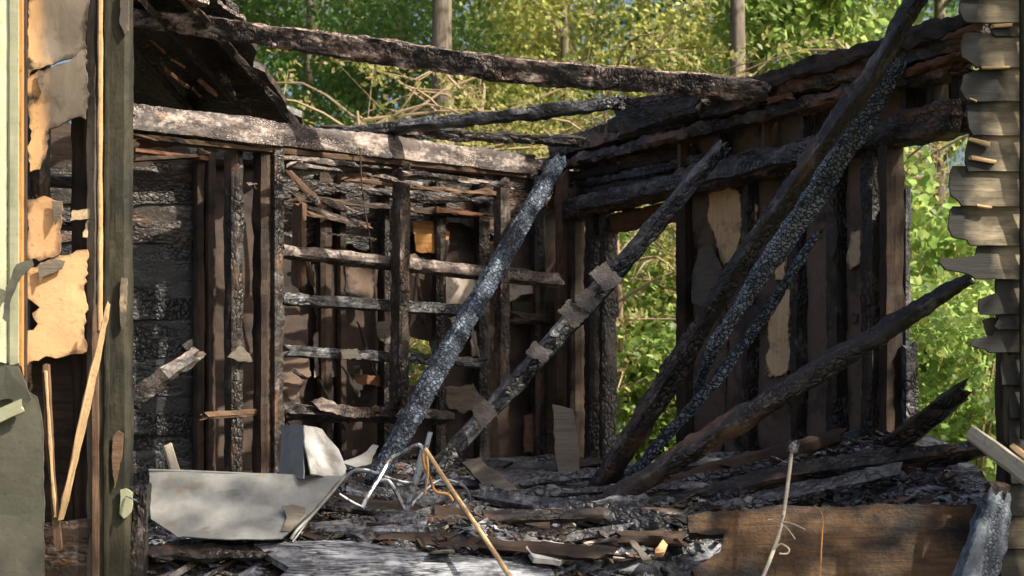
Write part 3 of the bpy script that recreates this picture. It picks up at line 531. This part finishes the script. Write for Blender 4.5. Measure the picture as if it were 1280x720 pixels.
tag(sheet('torn_sheet', [P(428, 578, 6.9), P(452, 568, 6.95), P(466, 554, 7.0), P(474, 558, 7.0), P(464, 578, 6.9), P(445, 582, 6.88)], .005, ZINC, jit=.005, seg=.02), 'small torn grey metal scrap beside the crumpled sheet', 'metal scrap')

# ------------------------------------------------------------------ bent steel tube frame, sticks, cords
tf = thing('bent_tube_frame', P(500, 625, 6.7), 'bent bare steel tube frame sticking out of the rubble', 'tube frame')
for pts, r in (([(428, 604, 6.6), (440, 590, 6.6), (458, 588, 6.6), (480, 596, 6.65), (510, 604, 6.7), (528, 600, 6.7), (534, 588, 6.7)], .008), ([(452, 636, 6.5), (460, 620, 6.55), (474, 598, 6.6), (488, 574, 6.65), (500, 568, 6.65), (524, 556, 6.6), (530, 570, 6.6)], .009),
               ([(470, 602, 6.6), (486, 602, 6.6), (502, 628, 6.6), (508, 642, 6.6)], .009), ([(530, 556, 6.6), (520, 600, 6.6), (508, 640, 6.6)], .012), ([(538, 540, 6.6), (530, 570, 6.6), (512, 630, 6.6)], .010),
               ([(512, 634, 6.6), (540, 606, 6.65), (556, 600, 6.7), (580, 608, 6.75), (588, 626, 6.8)], .006), ([(424, 618, 6.5), (440, 628, 6.5), (452, 634, 6.5)], .007)):
    tube('steel_tube', [P(*p) for p in pts], r, STEEL, tf)
tag(tube('yellow_stick', [P(532, 562, 6.4), P(560, 605, 6.25), P(592, 652, 6.0), P(628, 706, 5.75), P(650, 745, 5.6)], [.009, .009, .008, .009, .008], PALEW), 'long pale yellow stick leaning down from the bent tube frame', 'stick')
tag(tube('orange_cord', [P(528, 566, 6.5), P(531, 585, 6.5), P(538, 598, 6.5), P(544, 614, 6.5), P(560, 618, 6.5), P(566, 626, 6.5)], .006, ORNG), 'short orange cord hanging from the top of the tube frame', 'cord')
tag(tube('thin_string', [P(532, 562, 6.45), P(535, 588, 6.47), P(531, 618, 6.5)], .005, PALEW), 'short yellow string hanging straight beside the orange cord', 'string')
ps = thing('dry_stalk', P(960, 720, 5.75), 'thin dry pale stalk with a grey cap rising in front of the brown plank', 'stalk')
tube('stem', [P(990, 562, 6.0), P(984, 610, 5.95), P(977, 655, 5.9), P(966, 690, 5.8), P(946, 740, 5.7)], [.006, .007, .006, .007, .006], PALEG, ps); beam('cap', [P(993, 548, 6.0), P(990, 568, 6.0)], .035, .03, SILVER2, parent=ps, rough=.006, res=.012, jag=(.01, .01))
for k, (a, b) in enumerate((((977, 652), (1006, 662)), ((977, 655), (994, 674)), ((960, 650), (977, 652)))): tube('twig', [P(*a, 5.9), P((a[0] + b[0]) / 2, (a[1] + b[1]) / 2 - 2, 5.9), P(*b, 5.88)], .0025, PALEG, ps)
tube('twig', [P(968, 686, 5.8), P(976, 680, 5.8), P(986, 686, 5.8), P(984, 692, 5.8), P(974, 692, 5.8)], .003, PALEG, ps)
tag(tube('thin_wire', [P(1018, 632, 5.98), P(1028, 645, 5.92), P(1027, 680, 5.88), P(1024, 740, 5.8)], .0022, ORNG), 'hair-thin rusty wire hanging down the face of the brown plank', 'wire')
tag(tube('black_wire', [P(450, 185, 8.6), P(452, 225, 8.6), P(456, 262, 8.6), P(463, 300, 8.62), P(464, 316, 8.7)], .004, DARKW), 'dark wire dangling from the partition top plate down to its first rail', 'wire')
# ------------------------------------------------------------------ pale scraps on the rubble
for name, lab, cat, pts, m, th, wp in (('torn_cloth', 'crumpled white cloth heap on the rubble at bottom centre', 'cloth', [(654, 690, 6.15), (664, 680, 6.2), (690, 676, 6.25), (716, 682, 6.25), (720, 692, 6.2), (700, 700, 6.1), (668, 700, 6.1)], CLOTH, .02, .03),
    ('torn_cloth', 'small pale cloth rag left of the white cloth heap', 'cloth', [(612, 672, 6.3), (632, 670, 6.35), (656, 678, 6.3), (650, 690, 6.2), (628, 690, 6.2)], CLOTH, .012, .03),
    ('paper_sheet', 'torn pale blue-white sheet lying by the rounded log end', 'paper', [(730, 682, 6.25), (762, 666, 6.35), (772, 680, 6.3), (800, 692, 6.15), (772, 694, 6.1)], PLAST, .004, .015),
    ('pale_offcut', 'slim grey offcut pointing down-right below the rounded log end', 'offcut', [(786, 678, 6.1), (792, 677, 6.1), (815, 700, 5.98), (804, 702, 5.98)], GREYP, .012, .002),
    ('wood_wedge', 'small tan wedge of wood beside the slim grey offcut', 'offcut', [(818, 694, 6.05), (828, 676, 6.12), (834, 684, 6.1), (830, 692, 6.06)], TAN, .02, .002),
    ('grey_rag', 'stiff grey rag standing from the front of the rubble', 'rag', [(526, 668, 6.3), (548, 664, 6.3), (562, 672, 6.2), (560, 690, 6.1), (570, 702, 6.0), (540, 702, 6.0), (532, 684, 6.15)], GREYM, .008, .03),
    ('tan_scrap', 'tan curled board scrap between the dark front boards', 'scrap', [(484, 680, 6.25), (500, 674, 6.25), (524, 686, 6.2), (544, 696, 6.1), (500, 694, 6.1)], MIDW, .012, .02),
    ('tan_scrap', 'small orange-tan scrap lying on char left of the grey rag', 'scrap', [(446, 666, 6.35), (456, 664, 6.35), (462, 672, 6.3), (448, 676, 6.28)], TAN, .01, .01),
    ('ashy_board', 'broad ash-white board lying flat along the bottom edge', 'board', [(318, 684, 6.08), (420, 682, 6.12), (560, 694, 6.06), (690, 708, 6.0), (720, 760, 5.80), (330, 760, 5.80), (360, 706, 5.94)], ASHW, .03, .008),
    ('blue_sheet', 'crumpled blue-grey sheet on the mound under the low diagonal timber', 'sheet', [(800, 640, 6.6), (826, 628, 6.75), (850, 640, 6.6), (856, 652, 6.5), (815, 656, 6.5)], SILVER2, .006, .03)):
    tag(sheet(name, [P(*p) for p in pts], th, m, jit=.006, seg=.02, warp=wp, res=.025), lab, cat)

# ------------------------------------------------------------------ front wall, left side
fw = thing('front_wall_corner', P(60, 700, 6.1), 'burnt front wall piece at far left with tan sheathing, cream siding, olive post', 'wall')
def fb(name, x0, x1, y0, y1, D, th, mat, **k): return beam(name, [P((x0 + x1) / 2, y0, D + th / 2), P((x0 + x1) / 2, y1, D + th / 2)], wpx(x1 - x0, D), th, mat, side=V((1, 0, 0)), parent=fw, **k)
fb('siding_board', -60, 8, -60, 455, 5.88, .02, CREAM, rough=.001, wob=0, corner=.05, jag=(.01, .01)); fb('siding_board', 10, 24, -60, 458, 5.89, .02, CREAM, rough=.001, wob=.01, corner=.05, jag=(.01, .02))
fb('siding_board', -400, -62, -60, 720, 5.88, .02, CREAM, rough=.001, wob=0, corner=.05)
fb('edge_strip', 25, 29, -60, 470, 5.90, .03, ORNG, rough=.001, wob=.02); fb('edge_strip', 29, 34, -60, 640, 5.93, .03, DARKW, rough=.001, wob=.02)
sheet('lower_panel', [P(-60, 486, 5.86), P(20, 480, 5.86), P(46, 496, 5.86), P(54, 530, 5.86), P(56, 740, 5.86), P(-60, 740, 5.86)], .01, GREYM, parent=fw, jit=.004, warp=.01)
sheet('hanging_membrane', [P(-20, 462, 5.84), P(8, 456, 5.84), (P(24, 458, 5.84)), P(40, 498, 5.82), P(36, 506, 5.82), P(10, 498, 5.83), P(-20, 505, 5.83)], .008, GREYM, parent=fw, jit=.004, warp=.02)
beam('cream_scrap', [P(-10, 524, 5.82), P(31, 506, 5.82)], wpx(17, 5.8), .012, CREAM, parent=fw, rough=.002, jag=(.01, .02), res=.02)
sheet('peeled_strip', [P(4, 398, 5.83), P(8, 360, 5.83), P(20, 330, 5.83), P(40, 324, 5.84), P(42, 332, 5.84), P(26, 346, 5.83), P(14, 372, 5.83), P(10, 402, 5.83)], .006, GREYM, parent=fw, jit=.004, seg=.02)
for pts, m in ((((36, -20), (110, -20), (109, 60), (92, 70), (62, 84), (36, 97)), GREYB), (((36, 103), (52, 92), (84, 80), (109, 62), (108, 150), (90, 150), (76, 160), (62, 162), (57, 200), (50, 212), (36, 215)), GREYB),
               (((35, 250), (56, 246), (78, 252), (76, 300), (74, 320), (50, 326), (34, 322)), TAN), (((34, 338), (52, 330), (80, 318), (108, 312), (108, 438), (70, 446), (30, 457), (28, 420), (46, 406), (42, 392), (52, 384), (36, 372)), TAN),
               (((90, 260), (110, 260), (110, 270), (88, 276)), TANG), (((103, 296), (110, 275), (110, 296)), TANG)):
    sheet('sheathing_board', [P(x, y, 5.98 + random.uniform(-.002, .002)) for x, y in pts], .012, m, parent=fw, jit=.009, seg=.014, warp=.014, res=.025)
for pts in (((48, 92), (56, 94), (56, 112), (52, 118), (48, 108)), ((48, 330), (72, 324), (80, 326), (78, 336), (54, 346), (52, 356), (49, 345)), ((64, 250), (78, 252), (78, 262), (70, 282), (66, 262))):
    sheet('peeling_paper', [P(x, y, 5.955) for x, y in pts], .004, GREYP, parent=fw, jit=.004, seg=.015)
fb('stud', 36, 60, -60, 760, 6.14, .09, BLACK); fb('stud', 92, 116, -60, 760, 6.10, .09, DARKW)
for y, h in ((225, 16), (280, 12), (600, 20)): beam('cross_board', [P(34, y, 6.25), P(112, y + 4, 6.25)], wpx(h, 6.2), .03, BLACK, parent=fw)
sheet('dark_backing', [P(34, 446, 6.13), P(112, 440, 6.13), P(112, 760, 6.13), P(34, 760, 6.13)], .02, DARKW, parent=fw)
fb('lath', 110, 122, -60, 760, 6.0, .04, GREYP, rough=.003); fb('lath', 123, 128, -60, 420, 5.965, .02, PALEW, rough=.002); fb('lath', 116, 124, 380, 760, 5.97, .02, MIDW, rough=.002)
beam('split_lath', [P(58, 452, 5.92), P(62, 560, 5.92), P(73, 684, 5.92)], wpx(9, 5.9), .02, MIDW, parent=fw, rough=.003, jag=(.02, .05)); beam('split_lath', [P(138, 372, 5.90), P(112, 490, 5.90), P(76, 650, 5.90)], [wpx(4, 5.9), wpx(11, 5.9), wpx(8, 5.9)], .015, PALEW, parent=fw, rough=.003, jag=(.05, .05))
beam('split_lath', [P(57, 455, 5.905), P(66, 600, 5.905), P(70, 660, 5.905)], wpx(3, 5.9), .01, PALEW, parent=fw, rough=.002)
sheet('rusty_panel', [P(52, 655, 6.02), P(116, 648, 6.02), P(116, 760, 6.02), P(52, 760, 6.02)], .02, BROWNC, parent=fw, jit=.004)
po = fb('corner_post', 120, 165, -60, 760, 5.995, .10, OLIVE, rough=.003, wob=.02, corner=.04, res=.03)
fb('post_trim', 131, 137, -60, 760, 5.985, .02, OLIVE, rough=.002, wob=.1)
for pts, m in ((((151, -10), (162, -10), (161, 38), (156, 44), (150, 30)), TANG), (((152, 348), (159, 348), (157, 400), (153, 412), (150, 395)), TANG), (((142, 545), (148, 538), (155, 542), (152, 566), (148, 590), (144, 610), (141, 580)), MIDW), (((151, 612), (158, 610), (166, 616), (164, 640), (156, 648), (151, 642)), CREAM)):
    sheet('bare_patch', [P(x, y, 5.982) for x, y in pts], .012, m, parent=fw, jit=.003, seg=.012, warp=.002)
tube('nail', [P(158, 620, 5.97), P(173, 627, 5.93)], .003, STEEL, fw)
beam('charred_bracket', [P(176, 600, 6.05), P(175, 660, 6.05), P(172, 760, 6.05)], wpx(20, 6), .06, BLACK, parent=fw, rough=.008)

# ------------------------------------------------------------------ front wall, right side: weathered clapboards with burnt ends
cw = thing('clapboard_wall', P(1300, 700, 6.1), 'weathered grey clapboard wall with burnt ragged ends at the right edge', 'wall')
X1 = 1700
boards = [([(1200, 2), (1198, 14), (1204, 26)], -4, 27), ([(1236, 30), (1240, 42)], 27, 44), ([(1204, 44), (1200, 58), (1202, 72), (1216, 80)], 42, 83), ([(1226, 86), (1204, 94), (1200, 112), (1206, 122)], 83, 125), ([(1209, 126), (1209, 145), (1212, 160)], 124, 167),
          ([(1211, 168), (1206, 190), (1206, 203)], 166, 212), ([(1188, 214), (1186, 232), (1188, 244), (1198, 252)], 208, 256), ([(1187, 264), (1185, 284), (1190, 296), (1208, 300)], 258, 305), ([(1222, 306), (1218, 320), (1196, 324), (1176, 322), (1173, 328), (1182, 337), (1204, 341), (1214, 345)], 303, 347),
          ([(1246, 350), (1244, 366), (1224, 374), (1222, 388)], 345, 391), ([(1250, 396), (1243, 408)], 389, 410), ([(1244, 408), (1240, 420), (1216, 424), (1213, 432), (1232, 437)], 405, 439)]
for i, (lp, y0, y1) in enumerate(boards):
    D = 5.99; pts = [P(lp[0][0] + 3, y0, D)] + [P(x, y, D - .018 * (y - y0) / (y1 - y0)) for x, y in lp] + [P(lp[-1][0] + 4, y1 + 2, D - .018), P(X1, y1 + 2, D - .018), P(X1, y0, D)]
    sheet('clapboard', pts, .014, CLAP, parent=cw, jit=.0015, seg=.025, warp=.004, res=.06)
yy = 440
for i, xl in enumerate((1252, 1262, 1262, 1264, 1260, 1246, 1252, 1258)):
    y1 = yy + 41; D = 5.99; sheet('clapboard', [P(xl, yy, D), P(xl - 2, yy + 20, D - .009), P(xl, y1, D - .018), P(X1, y1, D - .018), P(X1, yy, D)], .014, CLAP, parent=cw, jit=.003, seg=.025, warp=.004, res=.06); yy += 41
yy = -45
for i in range(3):
    sheet('clapboard', [P(1206 + i * 9, yy, 5.99), P(1202, yy + 41, 5.972), P(X1, yy + 41, 5.972), P(X1, yy, 5.99)], .014, CLAP, parent=cw, jit=.004, res=.06); yy -= 41
beam('stud', [P(1256, -170, 6.08), P(1256, 760, 6.08)], wpx(16, 6), .09, DARKW, side=V((1, 0, 0)), parent=cw)
beam('stud', [P(1330, -170, 6.08), P(1330, 760, 6.08)], wpx(16, 6), .09, DARKW, side=V((1, 0, 0)), parent=cw)
boxm('sheathing', P(1262, 0, 6.2).x, P(X1, 0, 6.0).x, 6.14, 6.17, -.6, 3.0, DARKW, cw)
beam('corner_board', [P(1279, -170, 5.95), P(1279, 545, 5.95)], wpx(7, 6), .03, OLIVE, side=V((1, 0, 0)), parent=cw, rough=.002, wob=.02)
for a, b, w in (((1240, 33), (1266, 31), 4), ((1225, 85), (1262, 84), 3), ((1213, 174), (1238, 181), 4), ((1208, 196), (1246, 203), 4), ((1214, 124), (1222, 127), 3), ((1222, 257), (1242, 260), 3)):
    beam('broken_lath', [P(*a, 5.965), P(*b, 5.962)], wpx(w, 6), .014, PALEW, parent=cw, rough=.002, res=.012, jag=(.02, .01))
sheet('membrane_scrap', [P(1228, 402, 6.03), P(1250, 398, 6.03), P(1252, 440, 6.03), P(1240, 438, 6.03)], .008, GREYP, parent=cw)
beam('stud', [P(1258, 436, 5.99), P(1258, 560, 5.99)], wpx(14, 6), .03, OLIVE, side=V((1, 0, 0)), parent=cw)

# ------------------------------------------------------------------ trees
def leaves(name, clumps, n, size, mat, parent, at, broad=False, rnd=None):
    """n small folded leaves scattered in clumps [(centre, radius)], one mesh"""
    r = rnd or np.random; cs = np.array([list(c) for c, _ in clumps]); rs = np.array([q for _, q in clumps]); wts = rs ** 2 / np.sum(rs ** 2)
    k = r.choice(len(clumps), n, p=wts); dirs = r.normal(size=(n, 3)); dirs /= np.linalg.norm(dirs, axis=1)[:, None]
    rad = rs[k] * (r.random(n) ** .45); pos = cs[k] + dirs * rad[:, None] * np.array([1, 1, .72])
    t = r.normal(size=(n, 3)); t[:, 2] -= .5; t /= np.linalg.norm(t, axis=1)[:, None]; up = r.normal(size=(n, 3)) * .7 + np.array([.1, -.3, .8])
    s = np.cross(t, up); s /= np.linalg.norm(s, axis=1)[:, None] + 1e-9; nn = np.cross(s, t); L = size * r.uniform(.6, 1.25, n)[:, None]
    if broad:
        prof = [(0, 0, 0), (.18, .42, .08), (.55, .50, .10), (.62, .22, .04), (1, 0, -.08), (.62, -.22, .04), (.55, -.5, .10), (.18, -.42, .08)]
        tri = [(0, 1, 2, 3), (0, 3, 4), (0, 4, 5), (0, 5, 6, 7)]
    else:
        prof = [(0, 0, 0), (.45, .30, .07), (1, 0, -.05), (.45, -.30, .07)]; tri = [(0, 1, 2), (0, 2, 3)]
    m = len(prof); vs = np.stack([pos + t * L * a + s * L * b + nn * L * c for a, b, c in prof], 1).reshape(-1, 3) - np.array(at)
    me = bpy.data.meshes.new(name); me.vertices.add(n * m); me.vertices.foreach_set('co', vs.astype(np.float32).ravel())
    pl = sum(len(f) for f in tri); base = np.arange(n) * m; idx = np.concatenate([base[:, None] + np.array(f)[None, :] for f in tri], 1).ravel()
    me.loops.add(n * pl); me.loops.foreach_set('vertex_index', idx.astype(np.int32)); st = []; a = 0
    for f in tri: st.append(a); a += len(f)
    me.polygons.add(n * len(tri)); me.polygons.foreach_set('loop_start', (np.arange(n)[:, None] * pl + np.array(st)[None, :]).ravel().astype(np.int32))
    me.update(calc_edges=True); me.materials.append(mat); o = bpy.data.objects.new(name, me); C.objects.link(o)
    settle(o, Matrix.Translation(V(at)), parent); return o
def make_tree(name, base, h, spread, lab, mat, n, size, trunk_r, lowest=.25, lean=(0, 0), group='trees behind the house', limbs=11, clump=.8, extra=0):
    b = V(base); t = thing(name, b, lab, 'tree', group); top = b + V((lean[0], lean[1], h))
    mid = b.lerp(top, .5) + V((random.uniform(-.2, .2), random.uniform(-.2, .2), 0)); tube('trunk', [b - V((0, 0, .1)), b.lerp(mid, .5), mid, mid.lerp(top, .5), top], [trunk_r * 1.3, trunk_r, trunk_r * .8, trunk_r * .5, trunk_r * .15], BARK, t, wob=.15, nr=10)
    vs, fs, cl = [], [], []
    for i in range(limbs):
        f = lowest + (1 - lowest) * (i + .5) / limbs; s = b.lerp(mid, f * 2) if f < .5 else mid.lerp(top, f * 2 - 1); a = i * 2.4 + random.uniform(-.4, .4); l = spread * (1.15 - .6 * f) * random.uniform(.75, 1.2)
        e = s + V((cos(a) * l, sin(a) * l, l * random.uniform(.15, .5))); m = s.lerp(e, .5) + V((0, 0, .12 * l)); r = trunk_r * (.45 - .25 * f)
        q, w = tubegeo([s, m, e], [r, r * .6, r * .2], 6, 3); o = len(vs); vs += q; fs += [tuple(x + o for x in z) for z in w]
        for k in range(3):
            c = s.lerp(e, .45 + .3 * k) + V((random.uniform(-.3, .3), random.uniform(-.3, .3), random.uniform(-.1, .4))) * spread * .35; cl.append((c, clump * random.uniform(.6, 1.25)))
            q, w = tubegeo([s.lerp(e, .3 + .25 * k), c], [r * .35, r * .1], 5, 2); o = len(vs); vs += q; fs += [tuple(x + o for x in z) for z in w]
    for k in range(extra): cl.append((b + V((random.gauss(0, spread * .5), random.gauss(0, spread * .5), random.uniform(.2, 1) * h)), clump * .6))
    cl.append((top, clump)); link('branches', [v - b for v in vs], fs, BARK, Matrix.Translation(b), t, True)
    leaves('crown', cl, n, size, mat, t, b); return t
def bx(px, D, z=-.6): return (P(px, 0, D).x, D, z)
TS = [  # column, distance, height, spread, material, leaves, lowest limb, trunk, label
    (390, 17.5, 6.4, 2.0, LEAFD, 15000, .3, .09, 'green broadleaf tree above the left half of the long joist'),
    (566, 14.6, 9.0, 1.8, LEAF, 9000, .66, .115, 'tree with a thick bare pale trunk rising behind the long joist, left of centre'),
    (700, 18.0, 6.8, 2.0, LEAFY, 13000, .3, .09, 'yellowing broadleaf tree above the room corner'),
    (914, 14.8, 9.0, 1.8, LEAF, 8000, .66, .085, 'tree with a slim straight trunk seen just above the end of the long joist'),
    (1010, 19.5, 9.0, 2.2, LEAFD, 15000, .3, .09, 'darker tree behind the top of the thick diagonal timber'),
    (1180, 18.0, 8.5, 2.4, LEAF, 16000, .3, .09, 'green tree filling the top right between diagonal timber and clapboards'),
    (300, 23.0, 11.0, 2.8, LEAFD, 15000, .3, .14, 'tall dark tree far back at the upper left'),
    (800, 25.0, 11.0, 3.0, LEAFD, 16000, .3, .14, 'tall dark tree far back above the middle of the room'),
    (560, 27.0, 11.5, 3.0, LEAF, 16000, .3, .14, 'tall green tree far back behind the pale trunk'),
    (1120, 28.0, 12.0, 3.2, LEAFD, 16000, .3, .14, 'tall green tree far back at the upper right')]
for px, D, h, s, m, n, lo, tr, lab in TS: make_tree('broadleaf_tree', bx(px, D), h, s, lab, m, int(n * 1.9), .08 if D < 20 else .11, tr, lowest=lo, clump=.8 + (D > 20) * .4, extra=10 if lo < .5 else 0)
SH = [((5.3, 3.2), 8.6, 2.3, 'tall tree standing close to the right of the burnt house, outside the frame, added for its dappled shade'), ((6.3, 6.6), 8.8, 2.2, 'tall tree beside the right side of the house, behind the first one, unseen, added for its shade')]  # unseen trees added to break up the sun falling into the room
for (x, y), h, s, lab in SH: make_tree('broadleaf_tree', (x, y, -.6), h, s, lab, LEAF, 4200, .15, .14, lowest=.45, clump=.75, group='unseen shade trees added beside the house')
def lean_tree():
    t = thing('leaning_tree', bx(925, 15.5), 'bare leaning tree trunk beside the slim straight trunk, top centre right', 'tree', 'trees behind the house')
    tube('trunk', [V(bx(880, 15.5)), P(925, 140, 15.5), P(945, 92, 15.5), P(968, 45, 15.5), P(1000, -30, 15.5), P(1040, -120, 15.5)], [.13, .09, .085, .08, .07, .03], BARK, t, wob=.1)
    for q in ([(955, 75), (975, 50), (1010, 40), (1040, 20)], [(965, 50), (950, 20), (955, -20)]): tube('branch', [P(x, y, 15.5) for x, y in q], [.04, .03, .02, .012][:len(q)], BARK, t)
    leaves('crown', [(P(1000 + random.uniform(-60, 80), random.uniform(-150, 40), 15.5 + random.uniform(-.5, .5)), .5) for _ in range(9)], 5000, .11, LEAF, t, bx(925, 15.5))
lean_tree()
# scorched bare twigs with dry leaves over the joist
def twiggy(px, D, h, lab, n=30, nl=2600, spread=1.2):
    b = V(bx(px, D)); t = thing('scorched_sapling', b, lab, 'sapling', 'scorched saplings behind the burnt room'); vs, fs, cl = [], [], []
    tube('trunk', [b - V((0, 0, .05)), b + V((.1, 0, h * .5)), b + V((-.05, 0, h))], [.035, .025, .01], TWIG, t)
    for i in range(n):
        s = b + V((0, 0, h * random.uniform(.35, 1))); a = random.uniform(0, 2 * pi); l = spread * random.uniform(.5, 1.2); e = s + V((cos(a) * l, sin(a) * l * .7, random.uniform(-.2, .6) * l)); m = s.lerp(e, .5) + V((random.uniform(-.1, .1), 0, random.uniform(0, .2)))
        q, w = tubegeo([s, m, e], [.013, .009, .004], 5, 3); o = len(vs); vs += q; fs += [tuple(x + o for x in z) for z in w]
        for k in range(5):
            f = random.uniform(.3, 1); c = s.lerp(e, f); e2 = c + V((random.gauss(0, .2), random.gauss(0, .15), random.gauss(0, .18))); q, w = tubegeo([c, e2], [.006, .002], 4, 2); o = len(vs); vs += q; fs += [tuple(x + o for x in z) for z in w]
            cl.append((e2, .12))
    link('branches', [v - b for v in vs], fs, TWIG, Matrix.Translation(b), t, True); leaves('crown', cl, nl, .06, LEAFB, t, b)
twiggy(455, 12.5, 3.6, 'scorched sapling with bare tan twigs above the left joist'); twiggy(600, 13.0, 3.8, 'scorched sapling with dry leaves beside the pale trunk'); twiggy(760, 12.6, 3.9, 'scorched sapling with curling tan twigs above the room corner'); twiggy(860, 13.4, 4.0, 'scorched sapling left of the slim straight trunk')
twiggy(1090, 13.0, 4.2, 'scorched sapling behind the top of the thick diagonal timber', nl=1800)
# shrubs seen through the gaps of the side wall
def shrub(px, D, h, r, lab, mat, n, size, broad=True, base=-.6):
    b = V(bx(px, D, base)); t = thing('leafy_shrub', b, lab, 'shrub', 'shrubs beyond the burnt side wall'); vs, fs, cl = [], [], []
    for i in range(12):
        a = i * 2.4; e = b + V((cos(a) * r * random.uniform(.3, .9), sin(a) * r * random.uniform(.3, .9), h * random.uniform(.5, 1))); q, w = tubegeo([b + V((cos(a) * .05, sin(a) * .05, 0)), b.lerp(e, .5) + V((0, 0, .1)), e], [.02, .014, .005], 5, 3); o = len(vs); vs += q; fs += [tuple(x + o for x in z) for z in w]
        for f in (.35, .65, .95): cl.append((b.lerp(e, f) + V((random.gauss(0, .12), random.gauss(0, .12), 0)), r * random.uniform(.28, .45)))
    link('stems', [v - b for v in vs], fs, TWIG, Matrix.Translation(b), t, True); leaves('foliage', cl, n, size, mat, t, b, broad)
shrub(800, 13.0, 2.9, 1.0, 'bright yellow-green shrub seen through the narrow gap in the side wall', LEAF, 9000, .07)
shrub(700, 14.2, 3.2, 1.1, 'green shrub hidden behind the room corner', LEAF, 4000, .10)
shrub(900, 14.0, 3.4, 1.2, 'tall green shrub behind the side wall studs', LEAF, 7000, .08)
shrub(1010, 13.4, 3.3, 1.2, 'green shrub behind the middle of the side wall', LEAF, 4500, .10)
shrub(1190, 10.6, 2.3, .8, 'bright leafy shrub low in the right gap beneath the clapboard ends', LEAF, 7500, .06)
shrub(1140, 12.2, 3.2, 1.1, 'broad-leaved green shrub high in the right gap beside the burnt corner post', LEAF, 7000, .09)
shrub(1260, 12.6, 3.4, 1.2, 'broad-leaved green shrub at the right gap behind the clapboard ends', LEAF, 7000, .09)
shrub(560, 14.5, 3.0, 1.2, 'green shrub glimpsed behind the far wall', LEAF, 3000, .10)
S.render.engine = 'CYCLES'
